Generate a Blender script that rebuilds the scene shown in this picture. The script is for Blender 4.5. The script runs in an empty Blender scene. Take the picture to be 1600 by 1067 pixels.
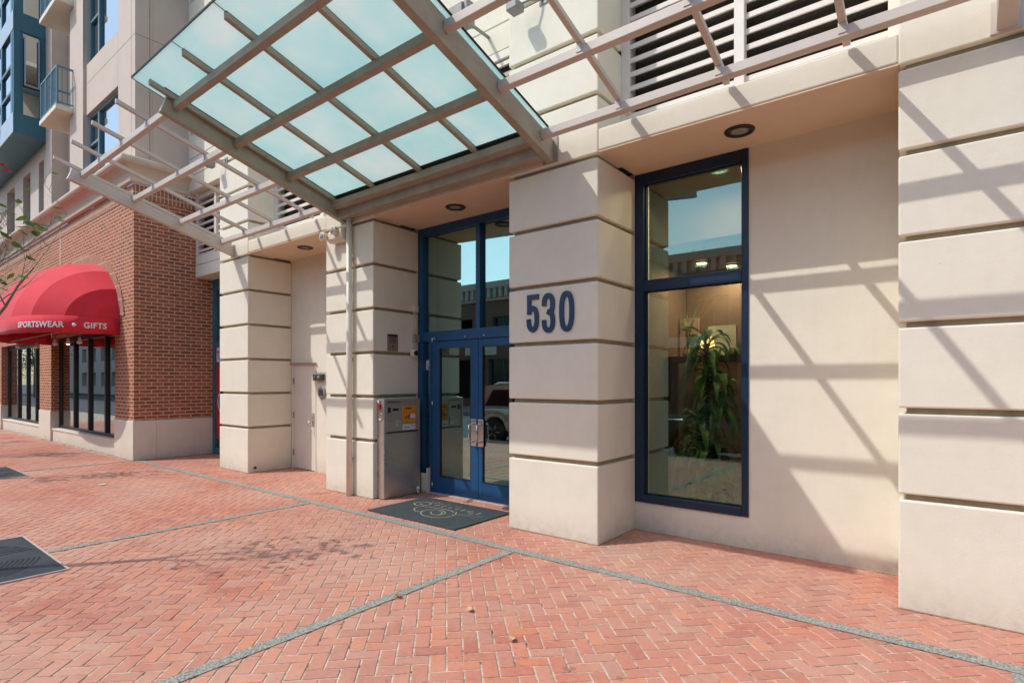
import bpy, bmesh, math, random
from mathutils import Vector, Matrix

# ------------------------------------------------------------------ basics
SC = bpy.context.scene
COL = SC.collection
PI = math.pi
R = math.radians
random.seed(7)


class MB:
    """collects shapes for ONE mesh object"""

    def __init__(self):
        self.v = []
        self.f = []
        self.sm = []

    def add(self, verts, faces, smooth=False):
        o = len(self.v)
        self.v += [tuple(p) for p in verts]
        self.f += [tuple(i + o for i in f) for f in faces]
        self.sm += [smooth] * len(faces)
        return self

    def box(self, x0, x1, y0, y1, z0, z1):
        return self.add([(x0, y0, z0), (x1, y0, z0), (x1, y1, z0), (x0, y1, z0),
                         (x0, y0, z1), (x1, y0, z1), (x1, y1, z1), (x0, y1, z1)],
                        [(0, 3, 2, 1), (4, 5, 6, 7), (0, 1, 5, 4), (1, 2, 6, 5), (2, 3, 7, 6), (3, 0, 4, 7)])

    def prism(self, poly, axis, a, b):
        """closed 2-D outline pushed along an axis; X:(y,z)  Y:(x,z)  Z:(x,y)"""
        n = len(poly)

        def pt(p, t):
            return {'X': (t, p[0], p[1]), 'Y': (p[0], t, p[1]), 'Z': (p[0], p[1], t)}[axis]
        vs = [pt(p, a) for p in poly] + [pt(p, b) for p in poly]
        fs = [tuple(range(n)), tuple(range(2 * n - 1, n - 1, -1))]
        fs += [(i, i + n, (i + 1) % n + n, (i + 1) % n) for i in range(n)]
        return self.add(vs, fs)

    def tube(self, pts, rad, n=8, smooth=True, cap=True):
        pts = [Vector(p) for p in pts]
        if not isinstance(rad, (list, tuple)):
            rad = [rad] * len(pts)
        rings = []
        up = Vector((0, 0, 1))
        d0 = (pts[1] - pts[0]).normalized()
        if abs(d0.z) > .9:
            up = Vector((1, 0, 0))
        a = d0.cross(up).normalized()
        for i, p in enumerate(pts):
            d = (pts[min(i + 1, len(pts) - 1)] - pts[max(i - 1, 0)]).normalized()
            a = (a - d * a.dot(d)).normalized()
            b = d.cross(a)
            rings.append([p + (a * math.cos(2 * PI * k / n) + b * math.sin(2 * PI * k / n)) * rad[i] for k in range(n)])
        vs = [q for r in rings for q in r]
        fs = []
        for i in range(len(pts) - 1):
            for k in range(n):
                fs.append((i * n + k, i * n + (k + 1) % n, (i + 1) * n + (k + 1) % n, (i + 1) * n + k))
        self.add(vs, fs, smooth)
        if cap:
            o = len(self.v) - len(vs)
            self.f.append(tuple(o + k for k in range(n - 1, -1, -1)))
            self.f.append(tuple(o + (len(pts) - 1) * n + k for k in range(n)))
            self.sm += [False, False]
        return self

    def lathe(self, prof, c, axis='Z', n=24, smooth=True):
        """profile of (radius, height) turned round an axis through c"""
        vs = []
        for r, h in prof:
            for k in range(n):
                a = 2 * PI * k / n
                u, w = r * math.cos(a), r * math.sin(a)
                if axis == 'Z':
                    p = (c[0] + u, c[1] + w, c[2] + h)
                elif axis == 'Y':
                    p = (c[0] + u, c[1] + h, c[2] + w)
                else:
                    p = (c[0] + h, c[1] + u, c[2] + w)
                vs.append(p)
        fs = []
        for i in range(len(prof) - 1):
            for k in range(n):
                fs.append((i * n + k, i * n + (k + 1) % n, (i + 1) * n + (k + 1) % n, (i + 1) * n + k))
        fs.append(tuple(range(n - 1, -1, -1)))
        fs.append(tuple((len(prof) - 1) * n + k for k in range(n)))
        return self.add(vs, fs, smooth)

    def ball(self, c, r, n=12, sx=1, sy=1, sz=1):
        prof = [(max(1e-4, r * math.sin(PI * i / 8)), -r * math.cos(PI * i / 8)) for i in range(9)]
        o = len(self.v)
        self.lathe(prof, (0, 0, 0), 'Z', n)
        for i in range(o, len(self.v)):
            p = self.v[i]
            self.v[i] = (c[0] + p[0] * sx, c[1] + p[1] * sy, c[2] + p[2] * sz)
        return self

    def mesh(self, name):
        m = bpy.data.meshes.new(name)
        m.from_pydata(self.v, [], self.f)
        m.polygons.foreach_set('use_smooth', self.sm)
        bm = bmesh.new()
        bm.from_mesh(m)
        bmesh.ops.recalc_face_normals(bm, faces=bm.faces)
        bm.to_mesh(m)
        bm.free()
        return m


def tag(o, label=None, cat=None, group=None, kind=None):
    if label:
        o['label'] = label
    if cat:
        o['category'] = cat
    if group:
        o['group'] = group
    if kind:
        o['kind'] = kind
    return o


def bevel(o, w, seg=2, ang=40):
    b = o.modifiers.new('edge', 'BEVEL')
    b.width = w
    b.segments = seg
    b.limit_method = 'ANGLE'
    b.angle_limit = R(ang)
    b.harden_normals = False
    return o


def obj(name, mb, mat, parent=None, bev=0, seg=2, label=None):
    """one mesh object; shapes are given in world coordinates"""
    me = mb.mesh(name) if isinstance(mb, MB) else mb
    o = bpy.data.objects.new(name, me)
    COL.objects.link(o)
    if mat:
        me.materials.append(mat)
    if parent is not None:
        o.parent = parent
        if parent.type == 'EMPTY':
            o.location = -Vector(parent.location)
    if bev:
        bevel(o, bev, seg)
    if label:
        o['label'] = label
    return o


def thing(name, label, cat, loc=(0, 0, 0), group=None):
    o = bpy.data.objects.new(name, None)
    o.empty_display_size = .2
    COL.objects.link(o)
    o.location = loc
    return tag(o, label, cat, group)


def dup(src, shift, label=None, rotz=0):
    """a copy of a thing with copies of its parts and sub-parts"""
    r = src.copy()
    COL.objects.link(r)
    r.location = Vector(src.location) + Vector(shift)
    r.rotation_euler = (0, 0, src.rotation_euler.z + rotz)
    if label:
        r['label'] = label
    for ch in list(src.children):
        c = ch.copy()
        COL.objects.link(c)
        c.parent = r
        for g in list(ch.children):
            d = g.copy()
            COL.objects.link(d)
            d.parent = c
    return r


def text_mesh(body, size, ext=.004, bold=0.0, sx=1.0, space=1.0):
    cu = bpy.data.curves.new('lettering', 'FONT')
    cu.body = body
    cu.size = size
    cu.extrude = ext
    cu.offset = bold
    cu.space_character = space
    cu.align_x = 'LEFT'
    cu.resolution_u = 3
    t = bpy.data.objects.new('lettering', cu)
    COL.objects.link(t)
    dg = bpy.context.evaluated_depsgraph_get()
    me = bpy.data.meshes.new_from_object(t.evaluated_get(dg))
    COL.objects.unlink(t)
    bpy.data.objects.remove(t)
    for v in me.vertices:
        v.co.x *= sx
    return me


def warp(me, fn):
    for v in me.vertices:
        v.co = fn(v.co)
    return me


# ------------------------------------------------------------------ materials
class NT:
    def __init__(self, name):
        self.m = bpy.data.materials.new(name)
        self.m.use_nodes = True
        self.t = self.m.node_tree
        self.n = self.t.nodes
        self.bsdf = self.n['Principled BSDF']
        self.out = self.n['Material Output']
        self.tc = self.n.new('ShaderNodeTexCoord')

    def link(self, a, b):
        self.t.links.new(a, b)

    def noise(self, scale, detail=4, rough=.6, vec=None, stretch=None):
        nn = self.n.new('ShaderNodeTexNoise')
        nn.inputs['Scale'].default_value = scale
        nn.inputs['Detail'].default_value = detail
        nn.inputs['Roughness'].default_value = rough
        v = vec or self.tc.outputs['Object']
        if stretch:
            mp = self.n.new('ShaderNodeMapping')
            mp.inputs['Scale'].default_value = stretch
            self.link(v, mp.inputs['Vector'])
            v = mp.outputs['Vector']
        self.link(v, nn.inputs['Vector'])
        return nn.outputs['Fac']

    def ramp(self, fac, stops):
        r = self.n.new('ShaderNodeValToRGB')
        el = r.color_ramp.elements
        while len(el) < len(stops):
            el.new(.5)
        for e, (p, c) in zip(el, stops):
            e.position = p
            e.color = c if len(c) == 4 else (*c, 1)
        self.link(fac, r.inputs['Fac'])
        return r.outputs['Color']

    def mix(self, fac, a, b, mode='MIX'):
        m = self.n.new('ShaderNodeMix')
        m.data_type = 'RGBA'
        m.blend_type = mode
        for s, val in ((m.inputs[0], fac), (m.inputs[6], a), (m.inputs[7], b)):
            if isinstance(val, (int, float)):
                s.default_value = val
            elif isinstance(val, tuple):
                s.default_value = (*val[:3], 1)
            else:
                self.link(val, s)
        return m.outputs[2]

    def math(self, op, a, b=None, c=None):
        m = self.n.new('ShaderNodeMath')
        m.operation = op
        for i, val in enumerate((a, b, c)):
            if val is None:
                continue
            if isinstance(val, (int, float)):
                m.inputs[i].default_value = val
            else:
                self.link(val, m.inputs[i])
        return m.outputs[0]

    def bump(self, h, strength=.3, dist=.01):
        b = self.n.new('ShaderNodeBump')
        b.inputs['Strength'].default_value = strength
        b.inputs['Distance'].default_value = dist
        self.link(h, b.inputs['Height'])
        self.link(b.outputs['Normal'], self.bsdf.inputs['Normal'])

    def set(self, color=None, rough=None, metal=None, spec=None):
        i = self.bsdf.inputs
        for key, val in (('Base Color', color), ('Roughness', rough), ('Metallic', metal), ('Specular IOR Level', spec)):
            if val is None:
                continue
            if isinstance(val, (int, float)):
                i[key].default_value = val
            elif isinstance(val, tuple):
                i[key].default_value = (*val[:3], 1)
            else:
                self.link(val, i[key])
        return self.m


def mul(c, k):
    return tuple(min(1, x * k) for x in c)


def plain(name, c, rough=.5, metal=0, var=.12, scale=6, bump=.0, bscale=60, spec=.5):
    t = NT(name)
    f = t.noise(scale, 5)
    col = t.ramp(f, [(.3, mul(c, 1 - var)), (.7, mul(c, 1 + var))])
    if bump:
        t.bump(t.noise(bscale, 4), bump, .004)
    return t.set(col, rough, metal, spec)


def stucco(name, c, bump=.25, stain=.12):
    t = NT(name)
    big = t.noise(.9, 6, .65)
    col = t.ramp(big, [(.32, mul(c, .96)), (.5, c), (.72, mul(c, 1.03))])
    streak = t.noise(2.2, 4, .6, stretch=(5, 5, .35))
    fac = t.math('MULTIPLY', t.math('SUBTRACT', streak, .52), stain * 5)
    fac = t.math('MAXIMUM', fac, 0.0)
    col = t.mix(fac, col, mul(c, .62))
    # scuffs and dirt near the pavement
    sep = t.n.new('ShaderNodeSeparateXYZ')
    t.link(t.tc.outputs['Object'], sep.inputs[0])
    low = t.math('SUBTRACT', 1.0, t.math('DIVIDE', sep.outputs['Z'], .34))
    low = t.math('MAXIMUM', low, 0.0)
    low = t.math('MULTIPLY', low, t.math('MULTIPLY', t.noise(11, 6, .75), 1.0))
    low = t.math('POWER', low, 1.6)
    low.node.use_clamp = True
    col = t.mix(low, col, (.30, .23, .18))
    fl = t.ramp(t.noise(3.1, 8, .78), [(.38, (.965, .96, .95)), (.55, (1, 1, 1)), (.68, (1.015, 1.015, 1.015))])
    col = t.mix(1.0, col, fl, 'MULTIPLY')
    sp = t.ramp(t.noise(38, 2, .5), [(.74, (1, 1, 1)), (.79, (.78, .74, .70))])
    col = t.mix(.6, col, sp, 'MULTIPLY')
    g = t.math('ADD', t.noise(160, 3, .7), t.math('MULTIPLY', t.noise(18, 4), .6))
    t.bump(g, bump, .005)
    return t.set(col, .86, 0, .25)


def brickwork(name, c1, c2, mortar, w=.215, h=.075, mo=.011, vertical=False):
    t = NT(name)
    sep = t.n.new('ShaderNodeSeparateXYZ')
    t.link(t.tc.outputs['Object'], sep.inputs[0])
    u = t.math('ADD', sep.outputs['X'], sep.outputs['Y'])
    cmb = t.n.new('ShaderNodeCombineXYZ')
    if vertical:
        t.link(sep.outputs['Z'], cmb.inputs[0])
        t.link(u, cmb.inputs[1])
    else:
        t.link(u, cmb.inputs[0])
        t.link(sep.outputs['Z'], cmb.inputs[1])
    b = t.n.new('ShaderNodeTexBrick')
    b.inputs['Scale'].default_value = 1
    b.inputs['Brick Width'].default_value = w
    b.inputs['Row Height'].default_value = h
    b.inputs['Mortar Size'].default_value = mo
    b.inputs['Mortar Smooth'].default_value = .15
    b.inputs['Bias'].default_value = -.15
    b.offset = 0.0 if vertical else .5
    b.inputs['Color1'].default_value = (*c1, 1)
    b.inputs['Color2'].default_value = (*c2, 1)
    b.inputs['Mortar'].default_value = (*mortar, 1)
    t.link(cmb.outputs[0], b.inputs['Vector'])
    f = t.noise(14, 5, .7)
    col = t.mix(.55, b.outputs['Color'], t.ramp(f, [(.3, (.55, .5, .5)), (.7, (1.25, 1.2, 1.15))]), 'MULTIPLY')
    pale = t.math('MULTIPLY', t.noise(.7, 5, .7), .13)
    col = t.mix(pale, col, mortar)
    hgt = t.math('ADD', t.math('MULTIPLY', b.outputs['Fac'], -1.0), t.math('MULTIPLY', t.noise(70, 4), .35))
    t.bump(hgt, .6, .008)
    return t.set(col, .85, 0, .3)


def glass(name, refl, tint, rough=0.0, gcol=(.55, .87, .85)):
    t = NT(name)
    t.n.remove(t.bsdf)
    g = t.n.new('ShaderNodeBsdfGlossy')
    g.inputs['Color'].default_value = (*gcol, 1)
    g.inputs['Roughness'].default_value = rough
    tr = t.n.new('ShaderNodeBsdfTransparent')
    tr.inputs['Color'].default_value = (*tint, 1)
    # slight waviness of float glass
    b = t.n.new('ShaderNodeBump')
    b.inputs['Strength'].default_value = .02
    b.inputs['Distance'].default_value = .01
    t.link(t.noise(1.3, 2), b.inputs['Height'])
    t.link(b.outputs['Normal'], g.inputs['Normal'])
    lw = t.n.new('ShaderNodeLayerWeight')
    lw.inputs['Blend'].default_value = .25
    f = t.math('ADD', t.math('MULTIPLY', lw.outputs['Fresnel'], .45), refl)
    f.node.use_clamp = True
    m = t.n.new('ShaderNodeMixShader')
    t.link(f, m.inputs[0])
    t.link(tr.outputs[0], m.inputs[1])
    t.link(g.outputs[0], m.inputs[2])
    t.link(m.outputs[0], t.out.inputs[0])
    return t.m


def frosted(name):
    t = NT(name)
    t.n.remove(t.bsdf)
    a = t.n.new('ShaderNodeBsdfTranslucent')
    a.inputs['Color'].default_value = (.76, .955, .975, 1)
    d = t.n.new('ShaderNodeBsdfDiffuse')
    cl = t.noise(.8, 4)
    wash = t.ramp(t.noise(1.1, 7, .72), [(.34, (.68, .92, .92)), (.52, (.80, .96, .945)), (.68, (.93, .98, .955))])
    t.link(wash, a.inputs['Color'])
    t.link(t.ramp(cl, [(.3, (.66, .83, .85)), (.7, (.76, .90, .92))]), d.inputs['Color'])
    g = t.n.new('ShaderNodeBsdfGlossy')
    g.inputs['Roughness'].default_value = .12
    m = t.n.new('ShaderNodeMixShader')
    m.inputs[0].default_value = .26
    t.link(a.outputs[0], m.inputs[1])
    t.link(d.outputs[0], m.inputs[2])
    m2 = t.n.new('ShaderNodeMixShader')
    m2.inputs[0].default_value = .06
    t.link(m.outputs[0], m2.inputs[1])
    t.link(g.outputs[0], m2.inputs[2])
    t.link(m2.outputs[0], t.out.inputs[0])
    return t.m


def lamp_mat(name, c, s):
    t = NT(name)
    t.bsdf.inputs['Emission Color'].default_value = (*c, 1)
    t.bsdf.inputs['Emission Strength'].default_value = s
    return t.set(c, .5)


def leafy(name, c, var=.35):
    t = NT(name)
    f = t.noise(9, 3)
    col = t.ramp(f, [(.3, mul(c, 1 - var)), (.7, mul(c, 1 + var))])
    t.set(col, .55, 0, .35)
    tl = t.n.new('ShaderNodeBsdfTranslucent')
    t.link(col, tl.inputs['Color'])
    m = t.n.new('ShaderNodeMixShader')
    m.inputs[0].default_value = .3
    t.link(t.bsdf.outputs[0], m.inputs[1])
    t.link(tl.outputs[0], m.inputs[2])
    t.link(m.outputs[0], t.out.inputs[0])
    return t.m


def brushed(name, c):
    t = NT(name)
    f = t.noise(4, 6, .7, stretch=(1, 1, 40))
    col = t.ramp(f, [(.3, mul(c, .85)), (.7, mul(c, 1.1))])
    rg = t.math('ADD', t.math('MULTIPLY', t.noise(3, 4), .22), .2)
    t.bump(f, .05, .002)
    return t.set(col, rg, .7)


M = {}
M['stucco'] = stucco('cream_stucco', (.785, .74, .602), .3, .06)
M['stucco2'] = stucco('beige_stucco', (.60, .51, .43), .2, .06)
M['soffit'] = stucco('soffit_plaster', (.76, .61, .44), .15, .03)  # stucco turned orange: warm bounce from the paving is in the colour
M['base'] = stucco('cream_base_course', (.72, .66, .54), .2, .06)
M['groove'] = plain('reveal_joint', (.36, .285, .185), .9, 0, .15, 8)  # in the pillar reveals the brown carries the shade of the recess
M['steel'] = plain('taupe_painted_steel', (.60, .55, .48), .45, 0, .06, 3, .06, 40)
M['steel2'] = plain('dark_taupe_steel', (.36, .32, .245), .5, 0, .14, 5, .08, 40)  # darker taupe than the trellis steel
M['louver'] = plain('louver_enamel', (.74, .68, .60), .5, 0, .06, 4)
M['mesh'] = plain('bird_mesh_dark', (.060, .048, .034), .9, 0, .3, 40)
M['navy'] = plain('navy_blue_paint', (.012, .078, .185), .38, 0, .14, 5, .03, 60, .4)
M['navywin'] = plain('dark_navy_window_frame', (.008, .026, .060), .36, 0, .16, 5, .03, 60, .4)
M['navydark'] = plain('dark_navy_anodised', (.010, .020, .040), .35, 0, .2, 6)
M['glass'] = glass('lobby_window_glass', .17, (.86, .86, .74))
M['doorglass'] = glass('door_glass', .48, (.62, .60, .48))
M['shopglass'] = glass('shop_window_glass', .60, (.35, .38, .38), 0.0, (.86, .95, .94))
M['skyglass'] = glass('upper_window_glass', .60, (.20, .26, .28), .01, (.84, .95, .97))
M['frost'] = frosted('frosted_canopy_glass')
M['rubber'] = plain('black_rubber_seal', (.012, .016, .014), .7)
M['brick'] = brickwork('red_brick', (.42, .120, .058), (.21, .056, .030), (.60, .43, .29))
M['soldier'] = brickwork('soldier_brick', (.40, .13, .08), (.20, .07, .045), (.56, .45, .32), .30, .075, .012, True)
M['oppbrick'] = brickwork('far_brick', (.24, .085, .06), (.16, .06, .045), (.3, .25, .2))
M['cornice'] = stucco('cornice_cast_stone', (.62, .52, .42), .15, .2)
M['awning'] = plain('red_awning_canvas', (.70, .032, .048), .8, 0, .10, 2, .25, 260, .3)
for i_, v_ in (('Sheen Weight', .55), ('Sheen Roughness', .35)):
    M['awning'].node_tree.nodes['Principled BSDF'].inputs[i_].default_value = v_
M['awning'].node_tree.nodes['Principled BSDF'].inputs['Sheen Tint'].default_value = (1, .70, .70, 1)
M['awningin'] = plain('dark_red_awning_lining', (.16, .006, .015), .9, 0, .1, 4)
M['white'] = plain('white_lettering', (.82, .80, .78), .6, 0, .03)
M['pipe'] = plain('cream_pipe_paint', (.74, .68, .57), .5, 0, .06, 3)
M['cream'] = plain('cream_enamel', (.72, .64, .50), .45, 0, .06)
M['digit'] = plain('navy_cast_number', (.012, .042, .10), .38, 0, .1)
M['stainless'] = brushed('brushed_stainless', (.58, .52, .45))
M['chrome'] = plain('satin_chrome', (.72, .72, .70), .22, 1, .04)
M['pushbar'] = plain('mint_reflection_push_bar', (.62, .80, .66), .3, 0, .05)  # mint colour stands in for reflections on a chrome bar
M['black'] = plain('black_plastic', (.012, .012, .013), .45, 0, .2)
M['dgrey'] = plain('dark_grey_metal', (.06, .06, .062), .5, 0, .15)
M['mgrey'] = plain('mid_grey_metal', (.28, .27, .26), .5, 0, .12)
M['lens'] = plain('grey_lamp_lens', (.30, .27, .24), .25, 0, .1)
M['limesign'] = plain('lime_green_sign', (.30, .50, .04), .5)
M['orange'] = plain('orange_notice', (.75, .26, .02), .5, 0, .2, 20)
M['paper'] = plain('white_notice', (.74, .73, .72), .5, 0, .08, 30)
M['redplastic'] = plain('red_plastic', (.62, .02, .03), .35)
M['door'] = plain('cream_door_paint', (.74, .69, .58), .45, 0, .04, 3, .05, 90)
M['plaque'] = plain('bronze_plaque', (.32, .24, .15), .45, .3, .15, 12)
M['mat'] = plain('dark_green_grey_carpet', (.040, .052, .056), .95, 0, .3, 25, .5, 400)
M['gold'] = plain('faded_gold_print', (.42, .38, .22), .85, 0, .3, 50)
M['goldfade'] = plain('worn_gold_print', (.20, .19, .14), .9, 0, .45, 60)
M['grate'] = plain('cast_iron_grate', (.030, .045, .052), .5, .2, .35, 5, .2, 90)
M['grateslot'] = plain('grate_slot_shadow', (.010, .012, .013), .9)
M['aluminum'] = plain('pale_edge_strip', (.50, .43, .39), .5, 0, .1)
M['teal'] = plain('slate_blue_cladding', (.038, .145, .195), .45, 0, .16, 1.6, .03, 30)
M['teallight'] = plain('pale_sky_blue', (.33, .45, .52), .4, 0, .08, 2)
M['tealrail'] = plain('teal_rail_paint', (.10, .22, .27), .4, 0, .1)
M['greenframe'] = plain('grey_green_window_frame', (.07, .13, .15), .4, 0, .12)
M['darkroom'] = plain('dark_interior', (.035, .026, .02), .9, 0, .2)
M['lobbywall'] = plain('lobby_brown_wall', (.17, .105, .07), .8, 0, .2, 2)
M['screenwall'] = plain('lobby_tan_wall', (.20, .125, .085), .8, 0, .2, 2)
M['lobbyfloor'] = plain('lobby_floor_tile', (.16, .11, .08), .3, 0, .2, 3)
M['panel'] = plain('pale_lobby_panel', (.52, .55, .46), .6, 0, .06)
M['pinkdoor'] = plain('pale_pink_panel', (.46, .30, .24), .6, 0, .1)
M['shelf'] = plain('dark_wood', (.035, .02, .014), .5, 0, .3, 10)
M['shade'] = lamp_mat('lit_lamp_shade', (1, .55, .18), 3.0)
M['bulb'] = lamp_mat('lit_bulb', (1, .80, .45), 6.0)
M['plantleaf'] = leafy('corn_plant_leaf', (.12, .24, .075))
M['treeleaf'] = leafy('street_tree_leaf', (.10, .19, .03))
M['crownleaf'] = leafy('far_tree_leaf', (.05, .115, .022))
M['flower'] = plain('red_blossom', (.62, .03, .02), .5, 0, .3, 30)
M['bark'] = plain('grey_brown_bark', (.24, .19, .14), .9, 0, .3, 12, .6, 40)
M['bark2'] = plain('pale_twig_bark', (.30, .24, .18), .9, 0, .3, 20, .4, 60)
M['dryleaf'] = plain('dry_brown_leaf', (.36, .17, .06), .8, 0, .4, 40)
M['paleleaf'] = plain('dry_pale_leaf', (.66, .42, .24), .8, 0, .3, 40)
M['asphalt'] = plain('asphalt', (.075, .075, .08), .9, 0, .25, 3, .5, 90)
M['conc'] = plain('kerb_concrete', (.36, .34, .31), .9, 0, .15, 4, .3, 60)
M['farpave'] = plain('far_pavement', (.42, .26, .20), .9, 0, .15, 3, .3, 50)
M['carsilver'] = plain('silver_car_paint', (.42, .42, .41), .22, .55, .03)
M['cardark'] = plain('dark_green_car_paint', (.012, .035, .03), .15, .2, .05)
M['carglass'] = plain('car_window_tint', (.012, .014, .015), .08, 0, .05, 3, 0, 60, .3)
M['tyre'] = plain('tyre_rubber', (.018, .018, .018), .85)
M['taillight'] = plain('tail_lamp_red', (.4, .01, .01), .2)
M['headlight'] = plain('head_lamp_clear', (.7, .72, .74), .12)
M['signmag'] = plain('magenta_print', (.5, .03, .16), .6)


def gravel(name):
    t = NT(name)
    v = t.n.new('ShaderNodeTexVoronoi')
    v.inputs['Scale'].default_value = 75
    t.link(t.tc.outputs['Object'], v.inputs['Vector'])
    col = t.ramp(v.outputs['Distance'], [(.0, (.48, .47, .41)), (.45, (.30, .305, .27)), (.8, (.12, .125, .11))])
    tone = t.n.new('ShaderNodeSeparateColor')
    t.link(v.outputs['Color'], tone.inputs[0])
    col = t.mix(.6, col, t.ramp(tone.outputs[0], [(0, (.45, .47, .46)), (.5, (.9, .9, .84)), (1, (1.5, 1.4, 1.25))]), 'MULTIPLY')
    col = t.mix(t.math('MULTIPLY', t.noise(2, 4), .5), col, (.40, .40, .36))
    t.bump(v.outputs['Distance'], .7, .006)
    return t.set(col, .85, 0, .3)


M['gravel'] = gravel('exposed_aggregate')


def paver_mat():
    t = NT('clay_paver')
    at = t.n.new('ShaderNodeAttribute')
    at.attribute_name = 'tone'
    col = t.ramp(at.outputs['Fac'], [(0, (.42, .150, .108)), (.16, (.47, .175, .120)), (.45, (.51, .188, .122)),
                                     (.68, (.49, .205, .142)), (.82, (.57, .210, .118)), (.92, (.51, .245, .175)), (1, (.45, .205, .15))])
    col = t.mix(.62, col, t.ramp(t.noise(26, 6, .7), [(.28, (.58, .54, .5)), (.48, (1, 1, 1)), (.75, (1.25, 1.2, 1.15))]), 'MULTIPLY')
    wear = t.ramp(t.noise(.55, 6, .65), [(.36, (0, 0, 0)), (.64, (1, 1, 1))])
    sepw = t.n.new('ShaderNodeSeparateColor')
    t.link(wear, sepw.inputs[0])
    col = t.mix(t.math('MULTIPLY', sepw.outputs[0], .65), col, (.57, .36, .27))
    grime = t.ramp(t.noise(1.7, 6, .75), [(.55, (0, 0, 0)), (.75, (1, 1, 1))])
    seg = t.n.new('ShaderNodeSeparateColor')
    t.link(grime, seg.inputs[0])
    col = t.mix(t.math('MULTIPLY', seg.outputs[0], .35), col, (.22, .13, .11))
    spots = t.ramp(t.noise(55, 3, .6), [(.70, (0, 0, 0)), (.76, (1, 1, 1))])
    ss = t.n.new('ShaderNodeSeparateColor')
    t.link(spots, ss.inputs[0])
    col = t.mix(t.math('MULTIPLY', ss.outputs[0], .75), col, (.10, .06, .045))
    gum = t.ramp(t.noise(7.5, 1, .4), [(.735, (0, 0, 0)), (.75, (1, 1, 1))])
    sg = t.n.new('ShaderNodeSeparateColor')
    t.link(gum, sg.inputs[0])
    col = t.mix(t.math('MULTIPLY', sg.outputs[0], .45), col, (.16, .11, .09))
    t.bump(t.math('ADD', t.noise(140, 4, .7), t.math('MULTIPLY', t.noise(22, 4), .8)), .35, .004)
    return t.set(col, .82, 0, .3)


M['paver'] = paver_mat()


def joint_mat():
    t = NT('paver_joint_mortar')
    col = t.ramp(t.noise(9, 6, .8), [(.36, (.10, .07, .055)), (.46, (.42, .34, .26)), (.56, (.60, .52, .42)), (.75, (.70, .62, .52))])
    return t.set(col, .95, 0, .2)


M['joint'] = joint_mat()

# ------------------------------------------------------------------ world, sun, camera
SUN = Vector((-.79, -1.0, 1.51)).normalized()      # towards the sun
w = bpy.data.worlds.new('World')
SC.world = w
w.use_nodes = True
sky = w.node_tree.nodes.new('ShaderNodeTexSky')
sky.sky_type = 'NISHITA'
sky.sun_disc = False
sky.sun_elevation = math.asin(SUN.z)
sky.sun_rotation = math.atan2(SUN.x, SUN.y)
sky.air_density = 1.0
sky.dust_density = 1.5
sky.ozone_density = 0.8
bg = w.node_tree.nodes['Background']
bg.inputs['Strength'].default_value = .15
w.node_tree.links.new(sky.outputs[0], bg.inputs[0])
sl = bpy.data.lights.new('sun', 'SUN')
sl.energy = 2.0
sl.angle = R(.5)
sl.color = (1, .975, .945)
so = bpy.data.objects.new('sun', sl)
COL.objects.link(so)
so.rotation_euler = SUN.to_track_quat('Z', 'Y').to_euler()
so.location = (-8, -10, 16)
cam = bpy.data.cameras.new('camera')
cam.lens = 36 * 870.92 / 1600
cam.sensor_width = 36
cam.shift_y = (596.15 - 533.5) / 1600
cam.clip_start = .05
cam.clip_end = 500
co = bpy.data.objects.new('camera', cam)
COL.objects.link(co)
co.location = (0, 0, 1.59)
co.rotation_euler = (R(90), 0, R(38.3016))
SC.camera = co
vs = SC.view_settings
vs.view_transform = 'Standard'
vs.look = 'None'
vs.exposure = 0.53
vs.gamma = 1
vs.use_curve_mapping = False
SC.cycles.max_bounces = 10
SC.cycles.diffuse_bounces = 5
SC.cycles.glossy_bounces = 5
SC.cycles.transparent_max_bounces = 12
SC.cycles.use_denoising = True
SC.cycles.caustics_reflective = False
SC.cycles.caustics_refractive = False

Y0, YW, YL, YB = 4.7465, 5.56, 5.23, 4.07

# ------------------------------------------------------------------ ground
KERB = -.42


def paving():
    ang = R(45)
    ca, sa = math.cos(ang), math.sin(ang)
    p = .0965
    g = .0046
    V, F, T = [], [], []
    rnd = random.Random(3)
    X0, X1, YA, YE = -27.0, 4.5, KERB + .16, 5.70

    def emit(x0, x1, y0, y1, tone):
        cx, cy = (x0 + x1) / 2, (y0 + y1) / 2
        wx, wy = cx * ca - cy * sa, cx * sa + cy * ca
        if not (X0 < wx < X1 and YA < wy < YE):
            return
        if wx < -12.87 and wy > 4.05:
            return
        dz = rnd.uniform(-.0012, .0012)
        tx, ty = rnd.uniform(-.006, .006), rnd.uniform(-.006, .006)
        o = len(V)
        for inset, z in ((0, -.006), (.0015, -.0012), (.0045, 0)):
            for (a, b) in ((x0 + inset, y0 + inset), (x1 - inset, y0 + inset), (x1 - inset, y1 - inset), (x0 + inset, y1 - inset)):
                zz = z + dz + (a - cx) * tx + (b - cy) * ty
                V.append((a * ca - b * sa, a * sa + b * ca, zz))
        for ring in (0, 4):
            for k in range(4):
                F.append((o + ring + k, o + ring + (k + 1) % 4, o + ring + 4 + (k + 1) % 4, o + ring + 4 + k))
                T.append(tone)
        F.append((o + 8, o + 9, o + 10, o + 11))
        T.append(tone)
    n = 300
    for i in range(-n, n):
        for j in range(-n, n):
            k = (i - j) % 4
            if k == 0:
                emit(i * p + g, (i + 2) * p - g, j * p + g, (j + 1) * p - g, rnd.random())
            elif k == 3:
                emit(i * p + g, (i + 1) * p - g, j * p + g, (j + 2) * p - g, rnd.random())
    me = bpy.data.meshes.new('brick_pavement')
    me.from_pydata(V, [], F)
    at = me.attributes.new('tone', 'FLOAT', 'FACE')
    at.data.foreach_set('value', T)
    o = obj('brick_pavement', me, M['paver'])
    tag(o, 'red clay herringbone brick pavement in front of the buildings', 'pavement', kind='structure')


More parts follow.
